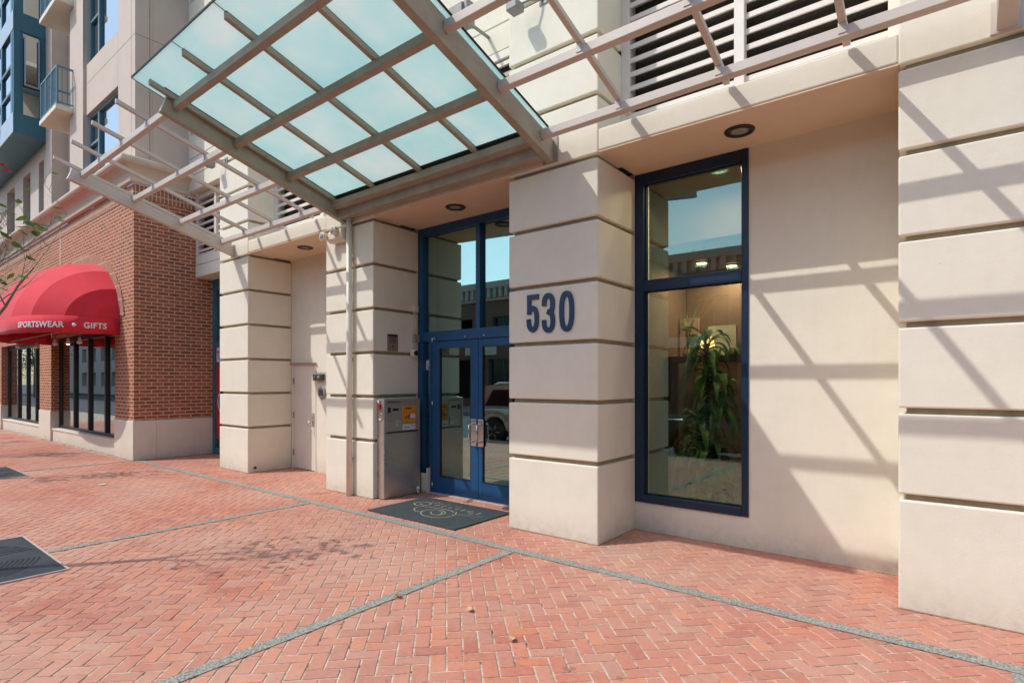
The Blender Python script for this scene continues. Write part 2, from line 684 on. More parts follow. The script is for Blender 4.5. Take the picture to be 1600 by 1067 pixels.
paving()
tag(obj('paving_joints', MB().add([(-60, KERB + .16, -.0045), (40, KERB + .16, -.0045), (40, 7, -.0045), (-60, 7, -.0045)], [(0, 1, 2, 3)]), M['joint']),
    'pale mortar joints between the red pavers', 'pavement', kind='structure')
mb = MB()


def sheet(mb, x0, x1, y0, y1, z):
    return mb.add([(x0, y0, z), (x1, y0, z), (x1, y1, z), (x0, y1, z)], [(0, 1, 2, 3)])


sheet(mb, -12.87, 4.5, 4.090, 4.200, .0045)
tag(obj('paving_band', mb, M['gravel']), 'long grey pebble strip running parallel to the cream facade', 'paving strip', 'pebble strips in the brick pavement', 'structure')
for bx, y0, lab in ((-3.25, KERB + .16, 'grey pebble strip running from the pillar with the number towards the camera'),
                    (-6.62, 1.38, 'grey pebble strip ending at the near tree grate'),
                    (-12.93, 2.34, 'grey pebble strip by the brick corner of the shop'),
                    (.30, KERB + .16, 'grey pebble strip in the lower right corner of the view')):
    tag(obj('paving_band', sheet(MB(), bx - .046, bx + .046, y0, 4.083, .0045), M['gravel']), lab, 'paving strip',
        'pebble strips in the brick pavement', 'structure')
tag(obj('kerb', MB().box(-60, 40, KERB, KERB + .16, -.30, .002), M['conc'], bev=.015), 'pale concrete kerb along the street', 'kerb', kind='structure')
tag(obj('ground', sheet(MB(), -400, 400, -400, 400, -.165), M['asphalt']), 'dark asphalt street beyond the kerb', 'street', kind='structure')
mb = MB()
for k in range(-14, 12):
    sheet(mb, k * 3.0, k * 3.0 + 1.4, -6.05, -5.95, -.160)
tag(obj('road_marking', mb, M['white']), 'white dashed centre line of the street', 'road marking', kind='structure')
tag(obj('pavement', MB().box(-60, 40, -15.2, -11.0, -.30, -.02), M['farpave']), 'pink brick pavement across the street', 'pavement', kind='structure')
tag(obj('kerb', MB().box(-60, 40, -11.0, -10.84, -.30, -.018), M['conc']), 'pale kerb on the far side of the street', 'kerb', kind='structure')

# ------------------------------------------------------------------ cream building
GR = [.786 + .6 * i for i in range(12)]           # centre heights of the reveals
bld = thing('cream_building', 'cream stucco apartment building with banded pillars and a recessed blue entrance', 'building', (-4.96, 5.2, 0))


def pier(x0, x1, ztop, x1up=None):
    """stacked rounded blocks in front of a narrower core"""
    mb = MB()
    zs = [0.0]
    for g in GR:
        if g > ztop:
            break
        zs += [g - .0215, g + .0215]
    zs.append(ztop)
    for a, b in zip(zs[0::2], zs[1::2]):
        yb = YW - .003 if b < 3.9 else YL + .02
        mb.box(x0, x1, Y0, yb, a, b)
    o = obj('pillar', mb, M['stucco'], bld, .012, 2)
    core = MB().box(x0 + .045, x1 - .045, Y0 + .045, YW - .006, 0, 3.80)
    core.box(x0 + .045, x1 - .045, Y0 + .045, YL + .016, 3.80, ztop - .02)
    obj('reveal', core, M['groove'], o)
    return o


PIERS = [(-10.652, -9.586), (-7.24, -6.14), (-3.792, -2.691), (-.297, .80), (3.15, 4.25)]
for a, b in PIERS:
    pier(a, b, 7.6)

# recess back walls, fascia, soffit, upper wall
BAYS = [(-9.586, -7.24), (-6.14, -3.792), (-2.691, -.297), (.80, 3.15)]
mb = MB()
TW = .35
# service bay: opening for the door
SD = (-9.56, -8.78, 1.90)
mb.box(SD[1], -7.24, YW, YW + TW, 0, 3.83)
mb.box(-9.586, SD[1], YW, YW + TW, SD[2], 3.83)
mb.box(-9.586, SD[0], YW, YW + TW, 0, SD[2])
# window bay: opening -2.691..-1.52 x .30..3.81
for sh in (0, 3.491):
    mb.box(-1.52 + sh, -.297 + sh + (0 if sh == 0 else -.044), YW, YW + TW, 0, 3.83)
    mb.box(-2.691 + sh, -1.52 + sh, YW, YW + TW, 0, .30)
    mb.box(-2.691 + sh, -1.52 + sh, YW, YW + TW, 3.81, 3.83)
mb.box(-6.14, -3.792, YW, YW + TW, 3.805, 3.83)
for a, b in PIERS:
    mb.box(a, b, YW, YW + TW, 0, 3.83)
obj('wall', mb, M['stucco'], bld)
for a, b in BAYS:
    obj('fascia', MB().box(a + .001, b - .001, Y0 + .004, YL + .12, 3.826, 4.035), M['stucco'], bld, .012)
    obj('soffit', MB().box(a + .001, b - .001, Y0 + .012, YW - .001, 3.812, 3.825), M['soffit'], bld)
# stub fascia between the brick shop and the first pillar
obj('fascia', MB().box(-12.86, -10.653, YL - .01, YL + .5, 3.835, 4.09), M['stucco'], bld, .012)
obj('fascia', MB().box(-12.86, -10.653, YL - .004, YL + .4, 4.10, 4.28), M['stucco'], bld, .008)
# wall above the louvres with sheet joints, storey windows
mb = MB()
UZ = [5.60, 5.93, 6.30, 6.80]
for a, b in zip(UZ[:-1], UZ[1:]):
    mb.box(-12.80, 6, YL + .002, YL + .3, a + .012, b)
    mb.box(-12.80, -10.653, 5.06, YL, a + .012, b)
mb.box(-12.80, 6, YL + .02, YL + .3, 5.60, 6.80)
wins = [(-12.75, -10.9), (-9.4, -7.6), (-5.6, -4.3), (-2.4, -.6), (1.2, 3.0)]
for z0, z1, z2 in ((6.80, 8.45, 9.6), (9.60, 11.3, 13.2)):
    xs = -12.80
    mb.box(-12.80, -12.755, 5.06, YL - .001, z0, z1)
    mb.box(-12.80, -10.653, 5.06, YL - .001, z1, z2)
    for a, b in wins:
        mb.box(xs, a, YL, YL + .3, z0, z1)
        xs = b
    mb.box(xs, 6, YL, YL + .3, z0, z1)
    mb.box(-12.80, 6, YL, YL + .3, z1, z2)
obj('upper_wall', mb, M['stucco'], bld, .006, 1)
mb = MB()
mb.box(-12.8, 6, YW + TW + .6, 16, 4.06, 13.1)
mb.box(-12.8, 6, YL + .3, 16, 13.1, 13.3)
obj('roof', mb, M['stucco2'], bld)
for z0, z1 in ((6.80, 8.45), (9.60, 11.3)):
    for a, b in wins:
        m = MB()
        xm = a + (b - a) * .38
        for q in ((a, a + .05), (b - .05, b), (xm - .03, xm + .03)):
            m.box(q[0], q[1], YL + .10, YL + .17, z0, z1)
        m.box(a, b, YL + .101, YL + .171, z0, z0 + .06).box(a, b, YL + .101, YL + .171, z1 - .06, z1)
        m.box(a, b, YL + .102, YL + .165, z0 + .5, z0 + .55)
        fr = obj('window', m, M['greenframe'], bld)
        obj('pane', MB().box(a, b, YL + .14, YL + .146, z0, z1), M['skyglass'], fr)


# louvre screens
def louver(x0, x1, z0, z1, posts):
    m = MB()
    fw = .095
    m.box(x0, x0 + fw, YL - .005, YL + .14, z0, z1).box(x1 - fw, x1, YL - .005, YL + .14, z0, z1)
    m.box(x0 + fw, x1 - fw, YL - .003, YL + .138, z1 - .10, z1)
    m.box(x0 + fw, x1 - fw, YL + .03, YL + .138, z0, z0 + .06)
    for px in posts:
        m.box(px - .045, px + .045, YL - .03, YL + .05, z0 - .0, z1)
    fr = obj('louver_panel', m, M['louver'], bld, .004, 1)
    s = MB()
    z = z0 + .085
    a0, a1 = x0 + fw, x1 - fw
    while z < z1 - .16:
        # front lip, then a blade rising towards the back
        s.prism([(YL + .012, z), (YL + .020, z - .003), (YL + .118, z + .048), (YL + .118, z + .054), (YL + .022, z + .012), (YL + .022, z + .046), (YL + .012, z + .046)], 'X', a0, a1)
        z += .142
    obj('slats', s, M['louver'], fr)
    obj('insect_mesh', MB().box(x0, x1, YL + .15, YL + .16, z0, z1), M['mesh'], fr)


louver(-12.86, -10.653, 4.28, 5.60, [-11.88])
louver(-9.585, -7.241, 4.06, 5.60, [-8.05])
louver(-6.139, -3.793, 4.06, 5.60, [-4.9])
louver(-2.690, -.298, 4.06, 5.60, [-1.505])
louver(.801, 3.149, 4.06, 5.60, [2.0])


# recessed window, two lights
def lobby_window(sh):
    a, b, z0, z1, zt0, zt1 = -2.690 + sh, -1.521 + sh, .301, 3.809, 2.55, 2.665
    m = MB()
    m.box(a, a + .10, YW - .018, YW + .11, z0, z1).box(b - .062, b, YW - .018, YW + .11, z0, z1)
    m.box(a + .10, b - .062, YW - .016, YW + .108, z1 - .11, z1)
    m.box(a + .10, b - .062, YW - .022, YW + .108, z0, z0 + .085)
    m.box(a + .10, b - .062, YW - .016, YW + .108, zt0, zt1)
    fr = obj('window', m, M['navywin'], bld, .005)
    g = MB()
    for q in ((z0 + .085, zt0), (zt1, z1 - .11)):
        g2 = MB().box(a + .10, b - .062, YW + .045, YW + .051, q[0], q[1])
        obj('pane', g2, M['glass'], fr)
    s = MB()
    for q in ((z0 + .085, zt0), (zt1, z1 - .11)):
        s.box(a + .10, a + .112, YW + .028, YW + .044, q[0], q[1]).box(b - .074, b - .062, YW + .028, YW + .044, q[0], q[1])
        s.box(a + .112, b - .074, YW + .029, YW + .043, q[0], q[0] + .012).box(a + .112, b - .074, YW + .029, YW + .043, q[1] - .012, q[1])
    obj('glazing_bead', s, M['navydark'], fr)


lobby_window(0)
lobby_window(3.491)

# entrance: frame, transom lights, two leaves, sidelights
XL, XR = -6.139, -3.793
f = MB()
f.box(XL, XL + .10, YW - .012, YW + .12, 0, 3.804).box(XR - .10, XR, YW - .012, YW + .12, 0, 3.804)
f.box(XL + .10, XR - .10, YW - .012, YW + .12, 3.70, 3.804)
f.box(-5.005, -4.928, YW - .010, YW + .11, 2.305, 3.70)
f.box(XL + .10, XR - .10, YW - .010, YW + .12, 2.165, 2.305)
f.box(-5.905, -5.86, YW - .008, YW + .11, 0, 2.165).box(-4.075, -4.03, YW - .008, YW + .11, 0, 2.165)
f.box(XL + .10, -5.905, YW - .006, YW + .10, 0, .10).box(-4.03, XR - .10, YW - .006, YW + .10, 0, .10)
ent = obj('entrance_door', f, M['navy'], bld, .005)
for a, b in ((XL + .10, -5.005), (-4.928, XR - .10)):
    obj('transom_pane', MB().box(a, b, YW + .05, YW + .056, 2.305, 3.70), M['doorglass'], ent)
for a, b in ((XL + .10, -5.905), (-4.03, XR - .10)):
    obj('sidelight_pane', MB().box(a, b, YW + .05, YW + .056, .10, 2.165), M['doorglass'], ent)


def leaf(a, b, st_l, st_r, hx, sgn):
    y0, y1 = YW + .004, YW + .052
    m = MB()
    m.box(a, a + st_l, y0, y1, .015, 2.160).box(b - st_r, b, y0, y1, .015, 2.160)
    m.box(a + st_l, b - st_r, y0 + .001, y1, .015, .245).box(a + st_l, b - st_r, y0 + .001, y1, 2.06, 2.160)
    obj('door_leaf', m, M['navy'], ent, .004)
    obj('door_pane', MB().box(a + st_l, b - st_r, y0 + .022, y0 + .028, .245, 2.06), M['doorglass'], ent)
    s = MB()
    s.box(a + st_l, b - st_r, y0 - .003, y0 + .018, .245, .259)
    s.box(a + st_l, a + st_l + .012, y0 + .004, y0 + .02, .259, 2.06).box(b - st_r - .012, b - st_r, y0 + .004, y0 + .02, .259, 2.06)
    obj('glazing_bead', s, M['navydark'], ent)
    # lock plate, pull handle, push bar behind the glass
    px0, px1 = (hx - .096, hx + .002) if sgn < 0 else (hx - .002, hx + .096)
    obj('lock_plate', MB().box(px0, px1, y0 - .006, y0 - .0005, .725, 1.085), M['chrome'], ent, .002)
    hc = (px0 + px1) / 2
    obj('pull_handle', MB().tube([(hc, y0 - .004, 1.02), (hc, y0 - .075, 1.02), (hc + sgn * .008, y0 - .09, 1.005), (hc + sgn * .01, y0 - .092, .90), (hc + sgn * .008, y0 - .09, .80), (hc, y0 - .075, .785), (hc, y0 - .004, .785)], .011, 10), M['chrome'], ent)
    bar = MB().box(a + st_l - .04, b - st_r + .04, y1 + .03, y1 + .075, .945, .995)
    obj('push_bar', bar, M['pushbar'], ent, .004)
    for zz in (2.19, 1.28, .12):
        e = a + .02 if sgn < 0 else b - .02
        obj('hinge', MB().tube([(e, y0 - .012, zz - .03), (e, y0 - .012, zz + .03)], .011, 10), M['chrome'], ent)


leaf(-5.858, -4.970, .150, .137, -5.003 + .0, -1)
leaf(-4.966, -4.077, .066, .130, -4.999 + .03, 1)
obj('threshold', MB().box(XL + .1, XR - .1, YW - .06, YW + .14, .0, .014), M['aluminum'], ent, .003)
# mullion spot heads / door contacts seen on the transom bar
for x in (-5.80, -5.20, -4.86):
    obj('closer_bolt', MB().lathe([(.012, 0), (.012, .012), (.006, .016)], (x, YW - .012, 2.205), 'Y', 10), M['chrome'], ent)

# service door in the left recess
m = MB()
m.box(-9.56, -9.515, YW - .010, YW + .10, 0, 1.875).box(-8.825 + .01, -8.78, YW - .010, YW + .10, 0, 1.875)
m.box(-9.56, -8.78, YW - .008, YW + .10, 1.875, 1.90)
sd = obj('service_door', m, M['door'], bld, .004)
obj('drip_cap', MB().box(-9.58, -8.76, YW - .045, YW - .012, 1.905, 1.925), M['groove'], sd, .003)
obj('door_leaf', MB().box(-9.512, -8.818, YW + .012, YW + .06, .012, 1.872), M['door'], sd, .004)
for zz in (1.60, .98, .30):
    obj('hinge', MB().tube([(-9.514, YW - .004, zz - .055), (-9.514, YW - .004, zz + .055)], .013, 10), M['mgrey'], sd)
obj('handle', MB().box(-8.90, -8.85, YW - .006, YW + .012, .80, 1.03).tube([(-8.875, YW - .006, .98), (-8.875, YW - .03, .98)], .016, 12)
    .tube([(-8.875, YW - .006, .93), (-8.875, YW - .032, .93)], .010, 10)
    .tube([(-8.885, YW - .004, .90), (-8.905, YW - .07, .885), (-8.915, YW - .075, .80), (-8.905, YW - .065, .735), (-8.885, YW - .02, .725)], .010, 10), M['chrome'], sd)

# storefront bay between the brick shop and the first pillar
m = MB()
m.box(-12.86, -12.76, YW + .02, YW + .12, 0, 3.83).box(-12.76, -10.653, YW + .02, YW + .12, 3.6, 3.83)
m.box(-12.76, -10.653, YW + .021, YW + .12, 0, .14).box(-12.76, -10.653, YW + .021, YW + .12, 2.36, 2.46)
m.box(-11.7, -11.62, YW + .02, YW + .12, .14, 3.6)
sf = obj('shopfront', m, M['teal'], bld, .004)
obj('pane', MB().box(-12.76, -10.653, YW + .07, YW + .076, .14, 3.6), M['shopglass'], sf)
obj('red_poster', MB().box(-12.74, -11.75, YW + .052, YW + .058, .34, 1.98), M['redplastic'], sf)
ring = MB()
ring.lathe([(.27, -.0), (.30, -.0), (.30, -.004), (.27, -.004), (.27, 0)], (-12.38, YW + .050, 1.15), 'Y', 28)
obj('white_ring', ring, M['white'], sf)
obj('notice', MB().box(-12.735, -12.35, YW + .050, YW + .056, 2.02, 2.34), M['paper'], sf)
me = warp(text_mesh('TA', .24, .002, .006, .8), lambda c: Vector((-12.71 + c.x, YW + .048 - c.z, 2.09 + c.y)))
obj('notice_lettering', me, M['signmag'], sf)

# lobby behind the glass
m = MB()
m.box(-6.6, 4.6, YW + TW + .02, 12, -.03, .004)
obj('lobby_floor', m, M['lobbyfloor'], bld)
m = MB()
m.box(-6.6, 4.6, 11.9, 12.0, .004, 3.9).box(-6.7, -6.6, YW + TW, 12, .004, 3.9).box(4.6, 4.7, YW + TW, 12, .004, 3.9)
m.box(-3.4, -3.3, YW + TW + .001, 11.9, .004, 3.9)
obj('lobby_wall', m, M['lobbywall'], bld)
obj('lobby_ceiling', MB().box(-6.7, 4.7, YW + .36, 12, 3.9, 4.0).box(-6.59, 4.59, 6.7, 8.61, 3.3, 3.89), M['lobbywall'], bld)
for x, z0, z1, y, mt in ((-3.26, 1.96, 2.55, 8.3, 'pinkdoor'), (-2.86, 1.96, 2.42, 8.4, 'panel')):
    obj('lobby_screen', MB().box(x - .02, x + (.27 if mt == 'pinkdoor' else .39), y, y + .05, z0, z1), M[mt], bld)
obj('lobby_screen', MB().box(-3.29, -.4, 8.62, 8.70, .004, 3.9), M['screenwall'], bld)

# ------------------------------------------------------------------ canopy and trellises
S = .297                                          # pitch of the whole steel work


def zz(y, z0):
    return z0 + S * (Y0 - y)


def slope_bar(mb, x0, x1, ya, yb, z0, h, cut=0.0):
    """bar running down to the wall, raked end"""
    mb.prism([(ya, zz(ya, z0)), (yb, zz(yb, z0)), (yb, zz(yb, z0 + h)), (ya + cut, zz(ya + cut, z0 + h))], 'X', x0, x1)
    return mb


def rail(mb, x0, x1, y, z0, wd, h):
    zb = zz(y, z0)
    mb.prism([(y - wd / 2, zb + S * wd / 2), (y + wd / 2, zb - S * wd / 2), (y + wd / 2, zb - S * wd / 2 + h), (y - wd / 2, zb + S * wd / 2 + h)], 'X', x0, x1)
    return mb


RY = [2.53, 3.19, 3.865, 4.53]
can = thing('glass_canopy', 'sloping frosted glass canopy on taupe steel beams over the blue entrance', 'canopy', (-4.97, Y0, 3.83))
for a, b in ((-6.822, -6.736), (-3.285, -3.198)):
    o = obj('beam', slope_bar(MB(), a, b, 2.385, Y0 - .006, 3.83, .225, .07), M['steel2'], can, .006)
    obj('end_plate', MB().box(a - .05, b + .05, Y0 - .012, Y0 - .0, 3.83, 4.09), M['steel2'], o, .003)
    # purlins span from beam to beam
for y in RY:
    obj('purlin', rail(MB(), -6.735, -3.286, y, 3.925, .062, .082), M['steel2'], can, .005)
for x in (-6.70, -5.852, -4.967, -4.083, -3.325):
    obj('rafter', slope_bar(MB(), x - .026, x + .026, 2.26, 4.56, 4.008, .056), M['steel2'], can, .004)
gx = [-6.90, -5.852, -4.967, -4.083, -3.16]
for a, b in zip(gx[:-1], gx[1:]):
    obj('glass_pane', slope_bar(MB(), a + .006, b - .006, 2.165, 4.60, 4.072, .014), M['frost'], can)
sea = MB()
for x in gx[1:-1]:
    slope_bar(sea, x - .0055, x + .0055, 2.168, 4.60, 4.0735, .011)
    slope_bar(sea, x - .022, x + .022, 2.26, 4.58, 4.0645, .007)
slope_bar(sea, gx[0] - .004, gx[0] + .005, 2.16, 4.60, 4.069, .020)
slope_bar(sea, gx[-1] - .005, gx[-1] + .004, 2.16, 4.60, 4.069, .020)
slope_bar(sea, -6.735, -6.67, 2.4, 4.58, 4.0642, .007)
slope_bar(sea, -3.355, -3.287, 2.4, 4.58, 4.0642, .007)
slope_bar(sea, gx[0], gx[-1], 2.155, 2.163, 4.069, .020)
slope_bar(sea, -6.735, -3.287, 4.50, 4.60, 4.052, .012)  # black strip drawn for the shaded gap between glass and gutter
obj('glazing_seal_and_gap', sea, M['rubber'], can)
g = MB()
g.prism([(4.60, 3.865), (Y0 - .004, 3.865), (Y0 - .004, 4.06), (4.735, 4.06), (4.735, 3.885), (4.615, 3.885), (4.615, 4.00), (4.53, 4.00), (4.53, 4.075), (4.515, 4.075), (4.515, 3.985), (4.60, 3.985)], 'X', -6.735, -3.286)
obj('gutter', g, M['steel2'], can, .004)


def trellis(name, label, xa, xb, ea, eb, slats, tip):
    t = thing(name, label, 'trellis', ((ea + eb) / 2, Y0, 3.83), 'steel trellises beside the glass canopy')
    e = obj('end_beam', slope_bar(MB(), ea, eb, 2.35, Y0 - .004, 3.83, .175, .06), M['steel'], t, .006)
    obj('wall_plate', MB().box(ea - .03, eb + .03, Y0 - .014, Y0 - .0005, 3.82, 4.03), M['steel'], e, .003)
    for y in RY:
        obj('rail', rail(MB(), xa, xb, y, 3.935, .056, .076), M['steel'], t, .005)
    for x in slats:
        m = slope_bar(MB(), x - .024, x + .024, 2.20, Y0 - .03, 4.030, .048)
        for y in RY:       # little saddles that hold the slat on each rail
            yy = y - .034
            m.box(x - .027, x + .027, yy, yy + .006, zz(y, 3.965), zz(y, 4.045))
            m.box(x - .02, x + .02, y - .02, y + .02, zz(y, 4.005), zz(y, 4.04))
        obj('slat', m, M['steel'], t, .004)
    return t


trellis('steel_trellis', 'taupe steel trellis left of the glass canopy, beside the brick shop', -10.07, -6.823, -10.17, -10.072, (-10.13, -9.265, -8.395, -7.535), 0)
trellis('steel_trellis', 'taupe steel trellis right of the glass canopy, in front of the louvres', -3.197, .22, .222, .322, (-2.346, -1.462, -.605, .275), 0)

# ------------------------------------------------------------------ fittings on the cream building
m = thing('downpipe', 'slim cream downpipe from the canopy gutter to the pavement beside the service recess', 'downpipe', (-6.595, 4.69, 0))
obj('pipe', MB().tube([(-6.595, 4.69, .0), (-6.595, 4.69, 3.87)], .040, 16), M['pipe'], m)
for z in (.5, 1.9, 3.3):
    obj('bracket', MB().box(-6.65, -6.54, 4.72, Y0 + .02, z, z + .03), M['stucco2'], m)

for x, lab in ((-8.412, 'round black recessed light in the soffit above the service door'),
               (-4.966, 'round black recessed light in the soffit above the entrance doors'),
               (-1.479, 'round black recessed light in the soffit above the lobby window')):
    t = thing('recessed_light', lab, 'ceiling light', (x, 5.125, 3.81), 'recessed lights in the soffit')
    obj('trim_ring', MB().lathe([(.078, -.004), (.088, -.016), (.122, -.014), (.128, -.004), (.128, .001), (.078, .001), (.078, -.004)], (x, 5.125, 3.811), 'Z', 36), M['black'], t)
    obj('lens', MB().lathe([(.080, .0), (.080, -.006), (.05, -.012), (.001, -.014)], (x, 5.125, 3.811), 'Z', 32), M['lens'], t)


# address digits, thick outlines
def stroke(mb, pts, hw, y0, y1, closed=False):
    n = len(pts)
    L, Rr = [], []
    for i, p in enumerate(pts):
        a = pts[i - 1] if (i > 0 or closed) else p
        b = pts[(i + 1) % n] if (i < n - 1 or closed) else p
        d = Vector((b[0] - a[0], b[1] - a[1])).normalized()
        k = hw[i] if isinstance(hw, list) else hw
        L.append((p[0] - d.y * k, p[1] + d.x * k))
        Rr.append((p[0] + d.y * k, p[1] - d.x * k))
    m = n if closed else n - 1
    vs = []
    for (l, r) in zip(L, Rr):
        vs += [(l[0], y0, l[1]), (r[0], y0, r[1]), (r[0], y1, r[1]), (l[0], y1, l[1])]
    fs = []
    for i in range(m):
        j = (i + 1) % n
        for k in range(4):
            fs.append((i * 4 + k, i * 4 + (k + 1) % 4, j * 4 + (k + 1) % 4, j * 4 + k))
    if not closed:
        fs += [(0, 1, 2, 3), tuple((n - 1) * 4 + k for k in (3, 2, 1, 0))]
    mb.add(vs, fs)


def arc(cx, cz, rx, rz, a0, a1, n=14, e=2.0):
    out = []
    for i in range(n + 1):
        a = R(a0 + (a1 - a0) * i / n)
        c, s = math.cos(a), math.sin(a)
        out.append((cx + rx * math.copysign(abs(c) ** (2 / e), c), cz + rz * math.copysign(abs(s) ** (2 / e), s)))
    return out


num = thing('address_number', 'large navy number 530 fixed to the pillar beside the entrance', 'house number', (-3.25, Y0, 2.1))
yd0, yd1 = Y0 - .016, Y0 - .002
zb, zt = 2.093, 2.503
H = zt - zb
hw = .0265
# 5
m = MB()
x0, x1 = -3.545, -3.385
m.box(x0 + .010, x1 - .002, yd0, yd1, zt - .052, zt)
m.box(x0 + .0101, x0 + .0601, yd0 + .0005, yd1, zb + .205, zt - .0515)
c = arc((x0 + x1) / 2, zb + .155, .052, .112, 158, -180, 22, 2.5)
stroke(m, c, hw, yd0 + .001, yd1)
obj('digit', m, M['digit'], num)
# 3
m = MB()
x0, x1 = -3.345, -3.185
cx = (x0 + x1) / 2
stroke(m, arc(cx, zt - .117, .0525, .090, 186, -78, 20, 2.4) + [(cx - .012, zb + .222)], hw, yd0, yd1)
stroke(m, [(cx - .012, zb + .214)] + arc(cx, zb + .121, .0545, .094, 78, -186, 20, 2.4), hw, yd0 + .001, yd1)
obj('digit', m, M['digit'], num)
# 0
m = MB()
x0, x1 = -3.130, -2.955
stroke(m, arc((x0 + x1) / 2, (zb + zt) / 2, .060, H / 2 - hw, 0, 351, 39, 2.5), hw, yd0, yd1, True)
obj('digit', m, M['digit'], num)
for x in (-3.46, -3.26, -3.04):
    obj('stand_off', MB().tube([(x, yd1 - .004, zb + .03 if x != -3.04 else zb + .026), (x, Y0 + .002, zb + .03 if x != -3.04 else zb + .026)], .006, 8), M['digit'], num)

# payment cabinet on the side of the door pillar
kk = thing('payment_cabinet', 'tall brushed stainless entry cabinet with keypad and orange notice beside the doors', 'cabinet', (-6.07, 5.14, 0))
kx = -5.995
body = MB().box(-6.137, kx - .012, 4.815, 5.465, .008, 1.352)
body.box(kx - .012, kx, 4.815, 5.465, .008, .885)          # lower door skin
body.box(kx - .012, kx, 4.815, 4.850, .885, 1.352).box(kx - .012, kx, 5.428, 5.465, .885, 1.352)
body.box(kx - .012, kx, 4.850, 5.428, 1.318, 1.352)
obj('body', body, M['stainless'], kk, .004)
obj('base_plinth', MB().box(-6.13, kx - .02, 4.83, 5.45, .0, .008), M['black'], kk)
obj('control_panel', MB().box(kx - .014, kx - .006, 4.862, 5.118, .925, 1.302), M['stainless'], kk, .002)
obj('display', MB().box(kx - .008, kx - .003, 4.965, 5.07, 1.19, 1.222), M['black'], kk)
obj('card_reader', MB().box(kx - .008, kx + .002, 4.885, 4.93, 1.165, 1.24), M['shelf'], kk, .002)
obj('coin_tray', MB().box(kx - .008, kx + .012, 5.028, 5.105, .955, 1.06), M['chrome'], kk, .004)
obj('keyhole', MB().lathe([(.008, 0), (.008, .004)], (kx - .006, 4.93, 1.05), 'X', 10), M['black'], kk)
obj('slot', MB().box(kx - .009, kx + .004, 4.866, 5.42, .888, .905), M['shelf'], kk, .002)
obj('slot', MB().box(kx - .009, kx + .002, 4.866, 5.11, 1.306, 1.313), M['shelf'], kk)
obj('orange_notice', MB().box(kx - .012, kx + .001, 5.145, 5.388, 1.018, 1.262), M['orange'], kk)
n2 = MB().box(kx, kx + .0025, 5.19, 5.29, 1.205, 1.222)
for q in range(4):
    n2.box(kx, kx + .002, 5.17 + .03 * q, 5.185 + .03 * q, 1.07 + .012 * (q % 2), 1.10 + .014 * q)
obj('notice_print', n2, M['shelf'], kk)
obj('notice_patch', MB().box(kx, kx + .002, 5.275, 5.36, 1.075, 1.135), M['paper'], kk)
obj('white_notice', MB().box(kx - .012, kx + .001, 5.152, 5.375, .918, .996), M['paper'], kk)
obj('notice_print', MB().box(kx, kx + .0022, 5.165, 5.268, .948, .958).box(kx, kx + .002, 5.285, 5.36, .972, .976).box(kx, kx + .002, 5.285, 5.36, .955, .958), M['black'], kk)
obj('shackle', MB().tube([(-6.09, 4.812, 1.335), (-6.09, 4.795, 1.33), (-6.07, 4.79, 1.29)], .012, 8), M['paper'], kk)
obj('red_tag', MB().box(-6.10, -6.06, 4.795, 4.806, 1.215, 1.285), M['redplastic'], kk, .003)
obj('push_button', MB().lathe([(.055, 0), (.055, -.006), (.046, -.010), (.04, -.004), (.001, -.004)], (-6.07, 4.815, 1.11), 'Y', 24), M['stainless'], kk)

# emergency flood light by the downpipe
t = thing('emergency_light', 'cream twin head emergency light on the pillar under the canopy corner', 'flood light', (-6.88, Y0, 3.65))
obj('housing', MB().prism([(Y0 - .001, 3.565), (Y0 - .10, 3.565), (Y0 - .13, 3.61), (Y0 - .13, 3.70), (Y0 - .07, 3.755), (Y0 - .001, 3.755)], 'X', -7.02, -6.68), M['cream'], t, .02, 3)
for x, d in ((-7.06, -.10), (-6.80, .03)):
    h = obj('lamp_head', MB().lathe([(.03, .06), (.055, .03), (.062, -.01), (.062, -.04), (.052, -.045)], (x, Y0 - .15, 3.66 if x < -7 else 3.705), 'Y', 20), M['cream'], t)
    obj('lens', MB().lathe([(.05, -.042), (.03, -.052), (.001, -.055)], (x, Y0 - .15, 3.66 if x < -7 else 3.705), 'Y', 18), M['mgrey'], h)

# wall plaque, camera and conduit on the pillar side
t = thing('wall_plaque', 'small bronze notice plaque with lines of print on the pillar left of the doors', 'plaque', (-6.14, 5.08, 2.13))
px = -6.1385
obj('plate', MB().box(px, px + .008, 4.985, 5.168, 2.012, 2.252), M['plaque'], t, .003)
m = MB()
m.box(px + .008, px + .0095, 4.99, 5.163, 2.218, 2.246)
for i, z in enumerate((2.195, 2.172, 2.15, 2.128)):
    m.box(px + .008, px + .0095, 5.012, 5.145 - .012 * (i % 2), z, z + .008)
m.box(px + .008, px + .0095, 4.985, 4.990, 2.02, 2.215).box(px + .008, px + .0095, 5.160, 5.166, 2.02, 2.215)
m.lathe([(.013, 0), (.013, .0015)], (px + .008, 5.075, 2.088), 'X', 12)
m.prism([(5.068, 2.078), (5.082, 2.082), (5.104, 2.046), (5.094, 2.042)], 'X', px + .008, px + .0095)
obj('print', m, M['shelf'], t)
t = thing('security_camera', 'white ball camera on a conduit beside the entrance frame', 'camera', (-6.10, 5.43, 2.0))
obj('housing', MB().ball((-6.085, 5.43, 2.0), .062, 16), M['cream'], t)
obj('lens', MB().lathe([(.036, 0), (.036, .016), (.02, .022), (.001, .024)], (-6.034, 5.415, 1.998), 'X', 16), M['black'], t)
obj('conduit', MB().tube([(-6.125, 5.49, 2.05), (-6.125, 5.49, 2.66)], .009, 8).tube([(-6.125, 5.455, 2.05), (-6.125, 5.455, 2.18)], .007, 8).tube([(-6.125, 5.46, 2.25), (-6.125, 5.46, 2.6)], .006, 8), M['cream'], t)
obj('junction_box', MB().box(-6.139, -6.085, 5.44, 5.535, 2.155, 2.27), M['mgrey'], t, .006)
